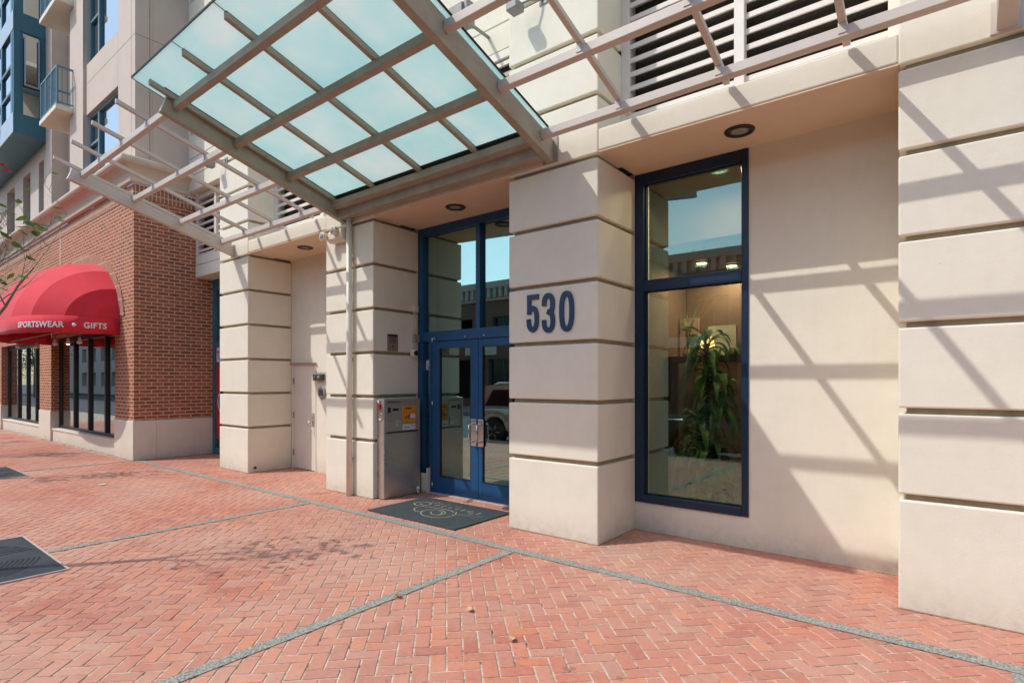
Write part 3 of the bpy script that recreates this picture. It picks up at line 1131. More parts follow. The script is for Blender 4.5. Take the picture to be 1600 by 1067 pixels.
obj('junction_box', MB().box(-6.139, -6.10, 5.455, 5.53, 2.60, 2.70), M['cream'], t, .006)
t = thing('door_notice', 'small pale notice stuck inside the narrow pane left of the doors', 'notice', (-5.98, YW + .045, 1.85))
obj('sheet', MB().box(-6.025, -5.925, YW + .046, YW + .049, 1.76, 1.90), M['panel'], t)
obj('print', MB().lathe([(.010, 0), (.010, -.001)], (-5.975, YW + .0455, 1.805), 'Y', 10).box(-5.983, -5.965, YW + .0445, YW + .0455, 1.775, 1.795), M['greenframe'], t)

# boxes beside the service door
t = thing('door_alarm', 'small dark box with two lenses on the wall above the service door edge', 'alarm box', (-8.64, YW, 1.65))
obj('case', MB().box(-8.77, -8.52, YW - .075, YW - .001, 1.61, 1.715), M['dgrey'], t, .006)
for x in (-8.71, -8.58):
    obj('lens', MB().lathe([(.028, 0), (.028, -.012), (.001, -.018)], (x, YW - .075, 1.663), 'Y', 14), M['mgrey'], t)
t = thing('door_bell', 'round grey grille speaker on the wall beside the service door', 'speaker', (-8.57, YW, 1.41))
obj('rim', MB().lathe([(.112, 0), (.112, -.02), (.098, -.034), (.09, -.03), (.001, -.03)], (-8.585, YW - .001, 1.40), 'Y', 28), M['mgrey'], t)
m = MB()
for q in (-.05, -.017, .017, .05):
    m.box(-8.585 + q - .008, -8.585 + q + .008, YW - .036, YW - .031, 1.40 - .05, 1.40 + .05)
obj('grille', m, M['dgrey'], t)
t = thing('corner_guard', 'short cream board standing between the steel cabinet and the door', 'guard', (-6.0, 5.53, 0))
obj('board', MB().box(-6.03, -5.875, 5.50, 5.545, .0, .275), M['cream'], t, .008)
obj('edge', MB().box(-5.892, -5.873, 5.485, 5.548, .0, .36), M['cream'], t, .004)
t = thing('door_stop', 'small chrome door stop on the pavement in front of the steel cabinet', 'door stop', (-5.93, 5.36, 0))
obj('post', MB().tube([(-5.93, 5.36, 0), (-5.93, 5.36, .06)], .012, 12), M['chrome'], t)
obj('cap', MB().ball((-5.93, 5.36, .085), .026, 14), M['paper'], t)
t = thing('weep_pipe', 'tiny pipe stub low on the side of the leftmost cream pillar', 'pipe', (-9.58, 4.86, .08))
obj('stub', MB().lathe([(.022, 0), (.022, .03), (.014, .03), (.013, .005)], (-9.588, 4.87, .085), 'X', 14), M['dgrey'], t)

# flood lights on the upper wall
for x, z, lab in ((-3.33, 5.55, 'small grey flood light on the wall above the number pillar'),
                  (-10.38, 5.62, 'small grey flood light high on the leftmost cream pillar')):
    t = thing('flood_light', lab, 'flood light', (x, Y0, z), 'flood lights on the upper wall')
    obj('plate', MB().box(x - .05, x + .05, Y0 - .012, Y0 - .0005, z - .05, z + .05), M['mgrey'], t, .003)
    obj('arm', MB().tube([(x, Y0 - .01, z), (x - .10, Y0 - .10, z - .01), (x - .2, Y0 - .16, z - .05)], .012, 8), M['mgrey'], t)
    obj('lamp_head', MB().box(x - .30, x - .16, Y0 - .26, Y0 - .12, z - .13, z - .04), M['mgrey'], t, .012)
t = thing('flood_light', 'grey flood light beside the right beam of the glass canopy', 'flood light', (-4.45, Y0, 5.8), 'flood lights on the upper wall')
obj('lamp_head', MB().box(-4.62, -4.40, 4.66, 4.84, 5.72, 5.96), M['mgrey'], t, .02)
obj('yoke', MB().box(-4.395, -4.36, 4.68, 4.82, 5.70, 5.98).tube([(-4.50, 4.84, 5.84), (-4.50, YL + .01, 5.84)], .02, 10), M['mgrey'], t)
obj('lens', MB().box(-4.61, -4.41, 4.648, 4.659, 5.74, 5.94), M['lens'], t)

# door mat with worn logo
t = thing('door_mat', 'dark grey door mat with worn gold swirl print in front of the blue doors', 'mat', (-4.92, 4.77, 0))
obj('carpet', MB().box(-5.655, -4.165, 4.285, 5.262, .003, .016), M['mat'], t, .004)


def flat(mb, pts, w, z):
    pts = [Vector((p[0], p[1], 0)) for p in pts]
    vs, n = [], len(pts)
    for i, p in enumerate(pts):
        d = (pts[min(n - 1, i + 1)] - pts[max(0, i - 1)]).normalized()
        q = Vector((-d.y, d.x, 0)) * w
        vs += [(p.x + q.x, p.y + q.y, z), (p.x - q.x, p.y - q.y, z)]
    mb.add(vs, [(2 * i, 2 * i + 1, 2 * i + 3, 2 * i + 2) for i in range(n - 1)])


Z = .0168
SWIRL = [[(-5.25, 4.93), (-5.25, 4.94), (-5.25, 4.96), (-5.26, 4.97), (-5.27, 4.99), (-5.28, 5.00), (-5.29, 5.01), (-5.31, 5.02), (-5.33, 5.02), (-5.34, 5.03), (-5.36, 5.03), (-5.38, 5.03), (-5.39, 5.03), (-5.41, 5.03), (-5.42, 5.02), (-5.44, 5.01), (-5.45, 5.01), (-5.46, 5.00), (-5.47, 4.98), (-5.48, 4.97), (-5.48, 4.96), (-5.48, 4.94), (-5.48, 4.93), (-5.48, 4.91), (-5.47, 4.90), (-5.47, 4.88), (-5.46, 4.87), (-5.44, 4.86), (-5.43, 4.85), (-5.37, 4.82), (-5.30, 4.82), (-5.23, 4.83), (-5.15, 4.85), (-5.08, 4.87), (-4.99, 4.88), (-4.90, 4.89), (-4.81, 4.88), (-4.72, 4.85)],
      [(-4.71, 4.87), (-4.68, 4.85), (-4.67, 4.83), (-4.65, 4.81), (-4.64, 4.79), (-4.62, 4.77), (-4.62, 4.75), (-4.61, 4.72), (-4.61, 4.70), (-4.61, 4.68), (-4.61, 4.66), (-4.61, 4.63), (-4.62, 4.61), (-4.63, 4.59), (-4.64, 4.58), (-4.65, 4.56), (-4.67, 4.54), (-4.69, 4.53), (-4.71, 4.52), (-4.73, 4.51), (-4.75, 4.50), (-4.78, 4.50), (-4.80, 4.50), (-4.83, 4.50), (-4.85, 4.50), (-4.88, 4.50), (-4.90, 4.51), (-4.93, 4.52), (-4.95, 4.53), (-4.97, 4.54), (-4.99, 4.56), (-5.01, 4.58), (-5.03, 4.59), (-5.05, 4.61), (-5.06, 4.64)],
      [(-5.00, 4.57), (-5.02, 4.58), (-5.03, 4.60), (-5.04, 4.62), (-5.05, 4.64), (-5.06, 4.66), (-5.06, 4.68), (-5.06, 4.70), (-5.06, 4.72), (-5.05, 4.74), (-5.04, 4.76), (-5.02, 4.77), (-5.00, 4.79), (-4.99, 4.80), (-4.96, 4.81), (-4.94, 4.81), (-4.92, 4.82), (-4.89, 4.82), (-4.87, 4.81), (-4.84, 4.80), (-4.82, 4.79), (-4.80, 4.78), (-4.79, 4.77), (-4.77, 4.75), (-4.76, 4.73), (-4.75, 4.71), (-4.75, 4.69), (-4.75, 4.67), (-4.75, 4.65), (-4.76, 4.63), (-4.76, 4.61)],
      [(-4.95, 4.70), (-4.94, 4.68), (-4.92, 4.66), (-4.91, 4.64), (-4.89, 4.63), (-4.87, 4.62), (-4.85, 4.61), (-4.83, 4.61), (-4.81, 4.61), (-4.80, 4.61), (-4.79, 4.62), (-4.78, 4.63), (-4.77, 4.64), (-4.77, 4.66), (-4.77, 4.67), (-4.78, 4.69), (-4.79, 4.71), (-4.80, 4.73), (-4.82, 4.74), (-4.84, 4.76), (-4.86, 4.77), (-4.88, 4.77), (-4.90, 4.77)],
      [(-5.27, 4.76), (-5.26, 4.71), (-5.23, 4.66), (-5.17, 4.62), (-5.13, 4.60), (-5.05, 4.61)],
      [(-5.40, 4.92), (-5.34, 4.89), (-5.28, 4.88), (-5.25, 4.92), (-5.26, 4.97)]]
BARS = [[(-5.17, 4.95), (-5.13, 5.01)],
      [(-5.05, 4.95), (-5.02, 5.02)],
      [(-4.93, 4.96), (-4.92, 5.01)],
      [(-4.81, 4.96), (-4.80, 5.01)],
      [(-4.71, 4.95), (-4.69, 5.02)],
      [(-4.61, 4.96), (-4.55, 5.01)],
      [(-4.52, 4.89), (-4.49, 4.94)],
      [(-4.44, 4.93), (-4.43, 5.01)]]
TICKS = [[(-5.35, 5.07), (-5.28, 5.05)],
      [(-5.30, 5.08), (-5.23, 5.05)],
      [(-5.28, 5.12), (-5.19, 5.08)],
      [(-5.16, 5.05), (-5.17, 5.10)],
      [(-5.06, 5.08), (-5.02, 5.09)],
      [(-4.92, 5.07), (-4.92, 5.11)],
      [(-4.87, 5.07), (-4.82, 5.08)],
      [(-5.15, 5.08), (-5.13, 5.08)]]
m = MB()
for q in SWIRL:
    flat(m, q, .0055, Z)
obj('swirl_print', m, M['gold'], t)
m = MB()
for q in BARS:
    flat(m, q, .009, Z)
obj('letter_print', m, M['gold'], t)
m = MB()
for q in TICKS:
    flat(m, q, .009, Z)
rnd = random.Random(5)
for i in range(26):
    x, y = -4.66 + (i % 13) * .03, 4.74 + .055 * (i // 13) + (i % 13) * .006
    flat(m, [(x, y), (x + rnd.uniform(-.006, .012), y + rnd.uniform(.012, .036))], .006, Z)
obj('small_print', m, M['goldfade'], t)

# fallen leaves, scrap
for x, y, mt, lab in ((-3.205, 2.70, 'dryleaf', 'curled dark brown leaf on the pebble strip'),
                      (-2.625, 2.845, 'paleleaf', 'flat pale leaf on the bricks, between the other two fallen leaves'),
                      (-2.12, 2.685, 'paleleaf', 'curled pale leaf on the bricks nearest the bottom edge')):
    m = MB()
    rn = random.Random(int(abs(x * 100)))
    n = 7
    rows = []
    for i in range(n):
        s = i / (n - 1)
        wd = .020 * math.sin(PI * min(1, s * .92 + .06)) + .001
        ang = rn.uniform(.2, .6)
        lx, lz = (s - .5) * .066, .008 + .012 * (2 * s - 1) ** 2
        rows.append([(lx, -wd, lz + wd * .55), (lx, 0, lz - .005), (lx, wd, lz + wd * (.5 + ang))])
    ca, sa = math.cos(x * 5), math.sin(x * 5)
    vs = [(x + p[0] * ca - p[1] * sa, y + p[0] * sa + p[1] * ca, p[2]) for r in rows for p in r]
    fs = []
    for i in range(n - 1):
        for k in range(2):
            fs.append((i * 3 + k, i * 3 + k + 1, i * 3 + k + 4, i * 3 + k + 3))
    o = obj('fallen_leaf', m.add(vs, fs, True), M[mt])
    sld = o.modifiers.new('thick', 'SOLIDIFY')
    sld.thickness = .0012
    tag(o, lab, 'leaf', 'fallen leaves on the bricks')
o = obj('paper_scrap', MB().add([(-10.36, 2.80, .010), (-10.25, 2.78, .006), (-10.22, 2.85, .008), (-10.28, 2.88, .02), (-10.35, 2.86, .006)], [(0, 1, 2, 3, 4)]), M['panel'])
o.modifiers.new('thick', 'SOLIDIFY').thickness = .002
tag(o, 'small pale paper scrap lying on the bricks in front of the shop', 'litter')

# ------------------------------------------------------------------ things in the lobby
def blade(mb, base, az, L, wd, rise, droop, n=7):
    """long arching strap leaf"""
    ca, sa = math.cos(az), math.sin(az)
    vs, fs = [], []
    for i in range(n + 1):
        s = i / n
        r = L * (s * .95)
        z = rise * s * L - droop * L * s * s
        r = r * (1 - .25 * s * s)
        w_ = wd * math.sin(PI * min(1, .08 + s * .92)) + .001
        for q, dz in ((-1, .25 * w_), (0, -.1 * w_), (1, .25 * w_)):
            vs.append((base[0] + ca * r - sa * q * w_, base[1] + sa * r + ca * q * w_, base[2] + z + dz))
    for i in range(n):
        for k in range(2):
            fs.append((i * 3 + k, i * 3 + k + 1, i * 3 + k + 4, i * 3 + k + 3))
    mb.add(vs, fs, True)


pl = thing('corn_plant', 'tall potted corn plant with drooping green leaves behind the lobby window', 'plant', (-2.22, 6.5, 0))
obj('pot', MB().lathe([(.14, 0), (.20, .02), (.24, .38), (.25, .40), (.22, .40), (.21, .34), (.001, .34)], (-2.22, 6.5, .005), 'Z', 28), M['pinkdoor'], pl)
rnd = random.Random(11)
for (dx, dy, hgt) in ((-.03, .02, 2.02), (.08, -.04, 1.55), (-.09, -.03, 1.12), (.05, -.12, .80), (-.02, -.14, .58), (.10, -.16, .42)):
    obj('cane', MB().tube([(-2.22 + dx * .5, 6.5 + dy, .34), (-2.22 + dx, 6.5 + dy, hgt * .6), (-2.22 + dx * 1.2, 6.5 + dy, hgt)], .024, 10), M['bark'], pl)
    m = MB()
    for i in range(34):
        z = hgt - .34 + .42 * i / 34
        up = .25 + .9 * (i / 34)
        blade(m, (-2.22 + dx * 1.2, 6.5 + dy, z), i * 2.4 + rnd.uniform(-.3, .3), rnd.uniform(.30, .50), rnd.uniform(.034, .052), up, rnd.uniform(1.0, 1.45))
    obj('leaves', m, M['plantleaf'], pl)
t = thing('planter_shelf', 'dark narrow shelf carrying small leafy plants inside the lobby', 'shelf', (-2.6, 7.9, 1.9))
obj('board', MB().box(-3.28, -2.0, 7.75, 8.05, 1.86, 1.95).box(-3.26, -3.18, 7.8, 8.0, 0, 1.86).box(-2.12, -2.04, 7.8, 8.0, 0, 1.86), M['shelf'], t)
for x, y, k, lab in ((-3.0, 7.9, 7, 'thin upright stems in a vase on the dark lobby shelf, beside the lamp'), (-2.4, 7.9, 12, 'low leafy plant on the right half of the dark lobby shelf')):
    p2 = thing('shelf_plant', lab, 'plant', (x, y, 1.95))
    obj('pot', MB().lathe([(.05, 0), (.07, .02), (.075, .10), (.06, .10), (.001, .08)], (x, y, 1.95), 'Z', 16), M['pinkdoor'], p2)
    m = MB()
    for i in range(k):
        if k == 7:
            m.tube([(x, y, 2.02), (x + .03 * math.cos(i), y + .03 * math.sin(i), 2.3), (x + .12 * math.cos(i * 2), y + .1 * math.sin(i * 2), 2.62 - .05 * i)], .006, 6)
            blade(m, (x + .03 * math.cos(i), y, 2.2 + .05 * i), i * 2.2, .2, .02, .8, .9, 5)
        else:
            blade(m, (x + .05 * math.cos(i), y, 2.03), i * 2.4, .22, .035, .7, 1.3, 5)
    obj('leaves', m, M['plantleaf'], p2)
t = thing('table_lamp', 'small lit table lamp with warm shade inside the lobby', 'lamp', (-2.74, 7.95, 1.95))
obj('base', MB().lathe([(.07, 0), (.07, .02), (.02, .04), (.02, .14)], (-2.74, 7.95, 1.95), 'Z', 16), M['shelf'], t)
obj('lamp_shade', MB().lathe([(.11, .12), (.08, .27)], (-2.74, 7.95, 1.95), 'Z', 20), M['shade'], t)
for x, y, zl, lab in ((-1.95, 6.02, 3.86, 'added lamp just inside the lobby window to brighten the corn plant'), (-2.8, 7.9, 3.27, 'small lit ceiling lamp in the lobby, left one over the dark shelf'), (-2.52, 8.35, 3.27, 'small lit ceiling lamp in the lobby, right of the other one')):
    t = thing('ceiling_lamp', lab, 'ceiling light', (x, y, zl), 'lit ceiling lamps in the lobby')
    obj('rim', MB().lathe([(.09, 0), (.12, -.01), (.12, .02), (.09, .02), (.09, 0)], (x, y, zl), 'Z', 20), M['mgrey'], t)
    obj('bulb', MB().lathe([(.088, 0), (.05, -.015), (.001, -.02)], (x, y, zl + .005), 'Z', 18), M['bulb'], t)
    lp = bpy.data.lights.new('lamp_light', 'AREA')
    lp.shape = 'DISK'
    lp.size = .17
    lp.energy = 20 if y < 7 else 11  # the lamp nearest the window is added to brighten the plant
    lp.color = (1, .88, .70)
    lo = bpy.data.objects.new('lamp_light', lp)
    COL.objects.link(lo)
    lo.parent = t
    lo.location = (0, 0, -.03)

# ------------------------------------------------------------------ brick shop building
bk = thing('brick_building', 'red brick shop with cream base and cornice, beige flats above', 'building', (-18, 4.3, 0))
XC = -12.88


def rect_wall(mb, x0, x1, y0, y1, z0, z1, holes):
    """wall slab between y0 and y1 with rectangular openings (xa, xb, za, zb)"""
    xs = sorted({x0, x1} | {h[0] for h in holes} | {h[1] for h in holes})
    for a, b in zip(xs[:-1], xs[1:]):
        hz = sorted((h[2], h[3]) for h in holes if h[0] <= a + 1e-6 and h[1] >= b - 1e-6)
        z = z0
        for p, q in hz:
            if p > z:
                mb.box(a, b, y0, y1, z, p)
            z = q
        if z < z1:
            mb.box(a, b, y0, y1, z, z1)


WINS = [(-18.957, -13.965), (-25.10, -20.147)]
m = MB()
rect_wall(m, -34, XC, YB, YB + .40, .80, 5.56, [(a, b, .80, 2.75) for a, b in WINS])
m.box(XC - .40, XC, YB + .40, 5.59, .80, 5.56)
obj('brick_wall', m, M['brick'], bk)
for a, b in ((-34, -25.10), (-20.147, -18.957), (-13.965, XC + .022)):
    m = MB().box(a, b, YB - .022, YB + .40, 0, .80)
    if b > -13:
        m.box(XC - .40, XC + .022, YB + .40, 5.585, 0, .80)
    obj('base_course', m, M['base'], bk, .012)
m = MB()
for a, b in WINS:
    m.box(a, b, YB + .03, YB + .38, 0, .30)
    m.box(a, b, YB + .01, YB + .37, .30, .345)
obj('window_sill', m, M['base'], bk, .006)
m = MB()
m.box(-34, XC + .008, YB - .008, YB + .02, 5.29, 5.555).box(XC - .02, XC + .008, YB + .021, 5.58, 5.29, 5.555)
obj('soldier_course', m, M['soldier'], bk)
# arch trim round the awning
m = MB()
ac, aw, ah = -16.30, 2.66, 1.36
for i in range(36):
    a0, a1 = PI * i / 36, PI * (i + 1) / 36
    q = []
    for a, k in ((a0, 0), (a1, 0), (a1, .24), (a0, .24)):
        q.append((ac + (aw + k) * math.cos(a), 2.95 + (ah + k) * math.sin(a)))
    m.prism(q, 'Y', YB - .02, YB + .01)
obj('arch', m, M['soldier'], bk)
for x in (-18.10,):
    obj('movement_joint', MB().box(x - .02, x + .02, YB - .003, YB + .01, 4.4, 5.29), M['base'], bk)
# cornice, mitred round the corner
prof = [(0.012, 5.56), (.05, 5.56), (.085, 5.58), (.095, 5.62), (.08, 5.66), (.06, 5.675), (.065, 5.72), (.09, 5.78), (.14, 5.835), (.20, 5.87), (.255, 5.885), (.262, 5.90), (.285, 5.915), (.30, 5.95), (.295, 5.99), (.27, 6.02), (.012, 6.10)]
vs, fs = [], []
path = [((-34, YB), (0, -1)), ((XC, YB), (1, -1)), ((XC, 5.22), (1, 0))]
for (px_, py_), (ox, oy) in path:
    for d, z in prof:
        vs.append((px_ + ox * d, py_ + oy * d, z))
np_ = len(prof)
for i in range(2):
    for k in range(np_):
        fs.append((i * np_ + k, i * np_ + (k + 1) % np_, (i + 1) * np_ + (k + 1) % np_, (i + 1) * np_ + k))
fs += [tuple(range(np_)), tuple(2 * np_ + k for k in range(np_ - 1, -1, -1))]
obj('cornice', MB().add(vs, fs), M['cornice'], bk)
# shop windows
for a, b, mull in ((WINS[0][0], WINS[0][1], (-17.55, -16.37, -15.16)), (WINS[1][0], WINS[1][1], (-23.6, -22.45, -21.35))):
    m = MB()
    yw0, yw1 = YB + .16, YB + .24
    m.box(a, a + .12, yw0, yw1, .345, 2.75).box(b - .08, b, yw0, yw1, .345, 2.75)
    m.box(a + .12, b - .08, yw0 + .001, yw1, .345, .42).box(a + .12, b - .08, yw0 + .001, yw1, 2.62, 2.75)
    for x in mull:
        m.box(x - .042, x + .042, yw0 - .01, yw1, .42, 2.62)
    fr = obj('shop_window', m, M['black'], bk, .004)
    obj('pane', MB().box(a + .12, b - .08, YB + .20, YB + .206, .42, 2.62), M['shopglass'], fr)
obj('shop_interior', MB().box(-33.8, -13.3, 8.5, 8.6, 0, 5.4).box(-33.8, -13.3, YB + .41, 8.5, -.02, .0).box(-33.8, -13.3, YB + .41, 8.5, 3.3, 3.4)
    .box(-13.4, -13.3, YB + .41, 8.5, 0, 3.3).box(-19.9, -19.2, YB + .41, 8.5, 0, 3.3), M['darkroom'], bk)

# beige flats above the cornice
XS = -12.815
m = MB()
UPW = [(-15.95, -13.80, 6.12, 7.82), (-15.95, -13.80, 9.0, 10.8)]
rect_wall(m, -15.97, XS, YB + .003, YB + .32, 6.03, 14, UPW)
m.box(XS - .3, XS, YB + .32, 5.075, 6.03, 14)
obj('upper_wall', m, M['stucco2'], bk, .01)
m = MB()
for z in (8.55, 11.5):
    m.box(-15.95, XS + .001, YB + .0015, YB + .02, z - .008, z + .008)
    m.box(XS - .02, XS + .0015, YB + .02, 5.05, z - .008, z + .008)
m.box(XS - .02, XS + .0016, 4.325, 4.343, 6.03, 14)
m.box(-13.03, -13.012, YB + .0012, YB + .02, 6.03, 14)
obj('panel_joint', m, M['groove'], bk)
for (a, b, z0, z1) in UPW:
    m = MB()
    y0, y1 = YB + .075, YB + .165
    m.box(a, a + .06, y0, y1, z0, z1).box(b - .04, b, y0, y1, z0, z1)
    m.box(a + .06, b - .04, y0 + .001, y1 - .001, z0, z0 + .07).box(a + .06, b - .04, y0 + .001, y1 - .001, z1 - .06, z1)
    m.box(a + .62, a + .70, y0 - .01, y1, z0 + .07, z1 - .06)
    m.box(a + .06, a + .62, y0 - .005, y1 - .002, z0 + .98, z0 + 1.04)
    fr = obj('window', m, M['tealrail'], bk, .004)
    obj('pane', MB().box(a + .06, b - .04, YB + .12, YB + .126, z0 + .07, z1 - .06), M['skyglass'], fr)
# tall pilasters left of that window
PIL = [(-17.0, -15.96, 4.01), (-19.47, -18.89, 4.06)]
for a, b, y in PIL:
    obj('pilaster', MB().box(a, b, y, 4.9, 6.03, 14), M['stucco2'], bk, .008)
m = MB()
m.box(-18.89, -17.95, 4.42, 4.7, 6.03, 14)
m.box(-34, -19.47, YB + .05, YB + .35, 8.19, 14)
rect_wall(m, -34, -19.47, YB + .04, YB + .35, 6.03, 8.19, [(-20.45, -19.9, 6.06, 7.8), (-22.3, -21.4, 6.06, 7.8), (-24.5, -23.4, 6.06, 7.8)])
obj('back_wall', m, M['stucco2'], bk)
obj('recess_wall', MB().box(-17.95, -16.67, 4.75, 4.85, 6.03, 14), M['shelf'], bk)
for a, b in ((-20.45, -19.9), (-22.3, -21.4), (-24.5, -23.4)):
    obj('window', MB().box(a, b, YB + .2, YB + .22, 6.06, 7.8), M['skyglass'], bk)


def balcony(z):
    x0, x1, y0, y1 = -18.22, -16.70, 3.67, 4.42
    sl_ = obj('balcony', MB().box(x0, x1, y0, y1, z - .115, z), M['stucco'], bk, .012)
    m = MB()
    zt_ = z + .94
    m.box(x0 + .03, x1 - .03, y0 + .02, y0 + .06, zt_ - .04, zt_).box(x1 - .07, x1 - .03, y0 + .06, y1, zt_ - .039, zt_ - .001)
    m.box(x0 + .03, x1 - .03, y0 + .025, y0 + .055, z + .05, z + .08).box(x1 - .065, x1 - .035, y0 + .055, y1, z + .05, z + .08)
    m.box(x0 + .03, x0 + .07, y0 + .06, y1, zt_ - .04, zt_)
    for x in (x0 + .05, x0 + .5, x1 - .5, x1 - .05):
        m.box(x - .022, x + .022, y0 + .018, y0 + .062, z, zt_)
    k = x0 + .14
    while k < x1 - .08:
        m.box(k - .008, k + .008, y0 + .032, y0 + .048, z + .08, zt_ - .04)
        k += .105
    k = y0 + .13
    while k < y1:
        m.box(x1 - .058, x1 - .042, k - .008, k + .008, z + .08, zt_ - .04)
        k += .105
    obj('railing', m, M['tealrail'], sl_)


balcony(8.20)
balcony(10.78)
# slate blue projecting bay
bx, by = -19.472, 3.395
m = MB()
m.box(-26, bx, by, YB + .05, 8.19, 8.72)
m.box(-26, bx, by, YB + .05, 10.92, 11.42)
m.box(bx - .12, bx, by, by + .15, 8.72, 10.92).box(bx - .12, bx, YB - .10, YB + .05, 8.72, 10.92)
m.box(bx - .12, bx, by, by + .15, 11.42, 14).box(bx - .12, bx, YB - .10, YB + .05, 11.42, 14)
m.box(-26, bx, by, YB + .05, 14, 14.2)
bay = obj('bay_window', m, M['teal'], bk, .006)
m = MB()
m.box(-26, bx + .003, by - .012, by - .001, 8.19, 8.72).box(-26, bx + .003, by - .012, by - .001, 10.92, 11.42)
obj('front_sky_tint', m, M['teallight'], bay)  # bay front coloured paler to carry the reflected sky
m = MB()
for x in (-19.62, -20.85, -22.1, -23.3):
    for z0, z1 in ((8.72, 10.92), (11.42, 14)):
        m.box(x - .16, x, by - .006, by + .08, z0, z1)
for z in (9.35, 10.05):
    m.box(-26, bx - .12, by - .004, by + .07, z - .05, z + .03)
m.box(-26, bx - .12, by - .004, by + .07, 12.1, 12.18)
for z0, z1 in ((8.72, 10.92), (11.42, 14)):
    m.box(bx - .09, bx - .02, by + .15, by + .20, z0, z1).box(bx - .09, bx - .02, YB - .14, YB - .10, z0, z1)
    m.box(bx - .089, bx - .02, by + .20, YB - .14, z0 + .62, z0 + .68)
obj('mullion', m, M['teal'], bay)
m = MB()
for z0, z1 in ((8.72, 10.92), (11.42, 14)):
    m.box(-26, bx - .12, by + .04, by + .046, z0, z1)
    m.box(bx - .06, bx - .054, by + .15, YB - .10, z0, z1)
obj('pane', m, M['skyglass'], bay)
# one opened sash on the side
m = MB()
zo0, zo1 = 9.5, 10.82
m.box(bx + .02, bx + .06, by + .21, by + .24, zo0, zo1)
m.box(bx - .01, bx + .03, YB - .17, YB - .14, zo0, zo1)
m.prism([(by + .24, zo0), (YB - .17, zo0), (YB - .17, zo0 + .03), (by + .24, zo0 + .03)], 'X', bx + .01, bx + .05)
obj('open_sash', m, M['teallight'], bay)

# ------------------------------------------------------------------ awning
aw_ = thing('awning', 'red domed canvas awning with white lettering over the shop window', 'awning', (-16.28, YB, 2.55))
AC, AX, AY, AH = -16.28, 2.63, 1.57, 1.40
ZB, ZV = 2.56, 2.905


def halfdepth(x, n=2.9):
    u = min(1.0, abs(x - AC) / AX)
    return AY * (1 - u ** n) ** (1 / n)


RIBS = [-1, -.99, -.93, -.74, -.5, -.25, 0, .25, .5, .74, .93, .99, 1]
NS = 18


def rib(u):
    d = halfdepth(AC + u * AX)
    hgt = AH * (1 - abs(u) ** 2.6) ** (1 / 2.2)
    out = []
    for k in range(NS + 1):
        b0 = .16
        a = b0 + (PI / 2 - b0) * k / NS
        out.append(Vector((AC + u * AX, YB - .004 - d * max(0, math.cos(a)) / math.cos(b0), ZV + hgt * (math.sin(a) - math.sin(b0)) / (1 - math.sin(b0)))))
    return out


vs, fs = [], []
for u0, u1 in zip(RIBS[:-1], RIBS[1:]):
    r0, r1 = rib(u0), rib(u1)
    cols = 4
    base = len(vs)
    for c in range(cols + 1):
        t_ = c / cols
        sag = .006 * math.sin(PI * t_)
        for k in range(NS + 1):
            p = r0[k].lerp(r1[k], t_)
            q = k / NS
            f_ = sag * math.sin(PI * q) * .6
            vs.append((p.x, YB - .004 - (YB - .004 - p.y) * (1 - f_), ZV + (p.z - ZV) * (1 - f_)))
    n1 = NS + 1
    for c in range(cols):
        for k in range(NS):
            fs.append((base + c * n1 + k, base + (c + 1) * n1 + k, base + (c + 1) * n1 + k + 1, base + c * n1 + k + 1))
me = bpy.data.meshes.new('canopy_cloth')
me.from_pydata(vs, [], fs)
me.polygons.foreach_set('use_smooth', [True] * len(fs))
obj('canopy_cloth', me, M['awning'], aw_)
# valance
edge = []
for i in range(81):
    th = PI * i / 80
    c, s = math.cos(th), math.sin(th)
    edge.append((AC - AX * math.copysign(abs(c) ** (2 / 2.9), c), YB - .004 - AY * abs(s) ** (2 / 2.9)))
vs, fs = [], []
for i, (x, y) in enumerate(edge):
    for z in (ZV + .002, (ZV + ZB) / 2, ZB):
        vs.append((x, y, z + (.0 if z > ZB else .006 * math.sin(i * .9))))
for i in range(80):
    for k in range(2):
        fs.append((i * 3 + k, i * 3 + k + 1, i * 3 + k + 4, i * 3 + k + 3))
o = obj('valance', MB().add(vs, fs, True), M['awning'], aw_)
o.modifiers.new('thick', 'SOLIDIFY').thickness = .005
m = MB()
m.tube([(AC + (x - AC) * .985, YB - .02 - (YB - .02 - y) * .975, ZV - .03) for x, y in edge[2:-2]], .012, 8)
for u in (-.75, -.25, .25, .75):
    x = AC + u * AX
    m.tube([(x, YB, 3.0), (x, YB - halfdepth(x) + .05, ZV - .03)], .012, 8)
m.tube([(-18.6, 3.2, 2.60), (-14.0, 3.2, 2.60)], .012, 8)
obj('frame', m, M['mgrey'], aw_)
# lettering wrapped along the valance, measured from the right hand end
cum = [0]
for i in range(80, 0, -1):
    cum.append(cum[-1] + math.hypot(edge[i][0] - edge[i - 1][0], edge[i][1] - edge[i - 1][1]))
redge = edge[::-1]


def along(s):
    for i in range(80):
        if cum[i + 1] >= s:
            t_ = (s - cum[i]) / (cum[i + 1] - cum[i] + 1e-9)
            a, b = redge[i], redge[i + 1]
            tx, ty = a[0] - b[0], a[1] - b[1]
            l = math.hypot(tx, ty)
            return (a[0] + (b[0] - a[0]) * t_, a[1] + (b[1] - a[1]) * t_, tx / l, ty / l)
    return (*redge[-1], 1, 0)


def valance_text(body, s_left, s_right, size, z, bold=.006):
    me = text_mesh(body, size, .002, bold, 1.0, 1.08)
    k_ = (s_left - s_right) / max(v.co.x for v in me.vertices)

    def fn(c):
        x, y, tx, ty = along(s_left - c.x * k_)
        nx, ny = ty, -tx          # outwards
        k = .007 + c.z
        return Vector((x + nx * k, y + ny * k, z + c.y))
    return warp(me, fn)


